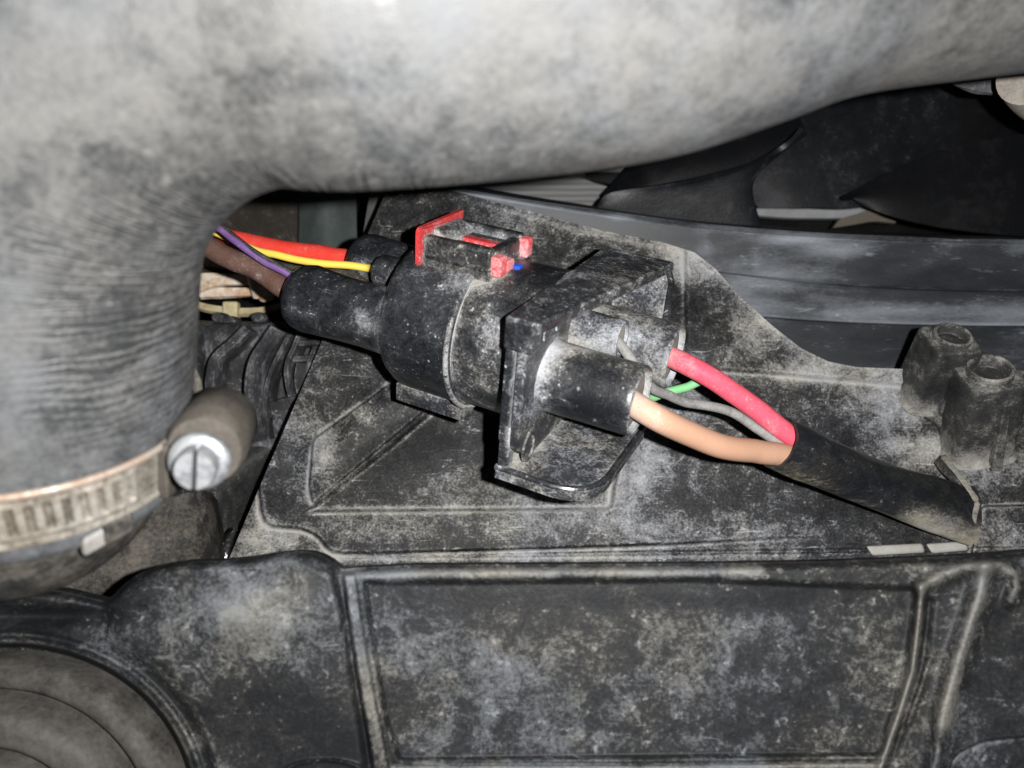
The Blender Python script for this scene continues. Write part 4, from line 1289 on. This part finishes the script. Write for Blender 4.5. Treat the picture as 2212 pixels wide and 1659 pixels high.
wire('insulated_wire', [at(360, 440, 18), at(440, 492, 20), at(490, 514, 21), at(540, 545, 22), at(600, 572, 23), at(680, 586, 24), at(760, 594, 24), loc(-26, 2.2, 2.6)], 1.0, M['w_black'], 'thin black wire lying below the yellow wire', n=80)
vw = wire('insulated_wire', [at(360, 425, 33), at(440, 474, 35), at(475, 494, 36), at(512, 523, 37), at(550, 551, 37), at(610, 585, 36), at(680, 622, 34)], 0.95, M['w_violet'], 'thin violet wire with black stripe crossing over the brown wire', n=60)
P = catmull([at(360, 425, 33), at(440, 474, 35), at(475, 494, 36), at(512, 523, 37), at(550, 551, 37), at(610, 585, 36), at(680, 622, 34)], 60)
stripe = P + norm([0.45, 0.75, 0.15]) * 0.75
v, f = tube_geo(stripe, 0.66, 12)
mesh_object('stripe', v, f, M['w_black'], vw, P[0])

# heat-shrink sleeve, flattened towards its cut end
SP = catmull([at(1682, 957, 46), at(1720, 975, 44), at(1800, 1008, 38), at(1900, 1050, 30), at(2000, 1085, 22), at(2096, 1112, 16)], 90)
SW = np.interp(np.linspace(0, 1, 90), [0, .15, .35, .6, .8, 1], [6.4, 6.5, 6.3, 6.6, 7.6, 8.3])
SF = np.interp(np.linspace(0, 1, 90), [0, .25, .6, 1], [0.95, 0.85, 0.62, 0.42])
sl0 = SP[0]
sleeve = empty('cable_sleeve', 'black shrink sleeve gathering the right wires, flattened at its dusty end', 'cable sleeve', sl0)
t_, N_, B_ = frames(SP, up=(0.1, 0.35, 1))
seg = 64
a = np.linspace(0, 2 * math.pi, seg, endpoint=False)
rings = []
for i in range(90):
    k = i / 89
    rr = SW[i] * (1 + 0.015 * np.sin(a * 5 + k * 9) + 0.01 * np.sin(a * 9 - k * 23))
    crease = 1 - 0.28 * k * np.exp(-((np.mod(a - 2.1, 2 * math.pi) - math.pi) / 0.5) ** 2)
    rings.append(SP[i] + (rr * SF[i] * crease * np.sin(a))[:, None] * N_[i] + (rr * np.cos(a))[:, None] * B_[i])
outer = np.array(rings)
innr = np.array([SP[i] + (outer[i] - SP[i]) * 0.88 for i in range(90)])
V = np.vstack([outer.reshape(-1, 3), innr.reshape(-1, 3)])
n0 = 90 * seg
fc = grid_faces(90, seg, close_v=True)
fc = fc + [tuple(i + n0 for i in q[::-1]) for q in fc]
for e_ in (0, 89):
    for j in range(seg):
        j2 = (j + 1) % seg
        q = (e_ * seg + j, e_ * seg + j2, n0 + e_ * seg + j2, n0 + e_ * seg + j)
        fc.append(q if e_ else q[::-1])
pxs, pys = prj(V)
kk = np.tile(np.repeat(np.linspace(0, 1, 90), seg), 2)
lowside = (pys - (945 + (pxs - 1660) * 0.40)) / 60
du = 0.6 * sstep(0.3, 1.1, lowside) + 0.95 * sstep(0.55, 0.75, kk) * sstep(-0.3, 0.5, lowside) + 0.4 * sstep(0.95, 1.0, kk) - 0.12
mesh_object('tube_wall', V, [q[::-1] for q in fc], M['sleeve'], sleeve, sl0, dust=du, sharp=60)
# torn rim at the cut end
E_ = SP[-1]
for (pts, wd, nm) in (([(2036, 984, 14), (2058, 1010, 18), (2086, 1046, 21.5), (2112, 1084, 21)], 0.8, 'torn_rim'), ([(2112, 1084, 21), (2106, 1112, 21), (2100, 1146, 19.5), (2092, 1176, 16)], 0.7, 'torn_rim')):
    P = catmull([at(*p) for p in pts], 24)
    jag = np.convolve(rng.uniform(0.7, 1.3, 26), np.ones(3) / 3, 'valid')
    v, f = tube_geo(P, wd * jag * np.r_[0.4, np.ones(22), 0.3], 8, flat=0.6)
    mesh_object(nm, v, f, M['sleeve'], sleeve, sl0, dust=[1.15] * len(v))
sheet('torn_flap', [rowp([(2018, 1000, 10), (2034, 984, 13), (2040, 990, 14)]), rowp([(2036, 1022, 14), (2060, 1010, 17), (2072, 1030, 18)]), rowp([(2062, 1046, 18), (2090, 1054, 19), (2110, 1082, 18.5)])], 14, M['sleeve'], sleeve, sl0, thick=0.8, dense=14, dust=[0.35] * (14 * 14 * 2))
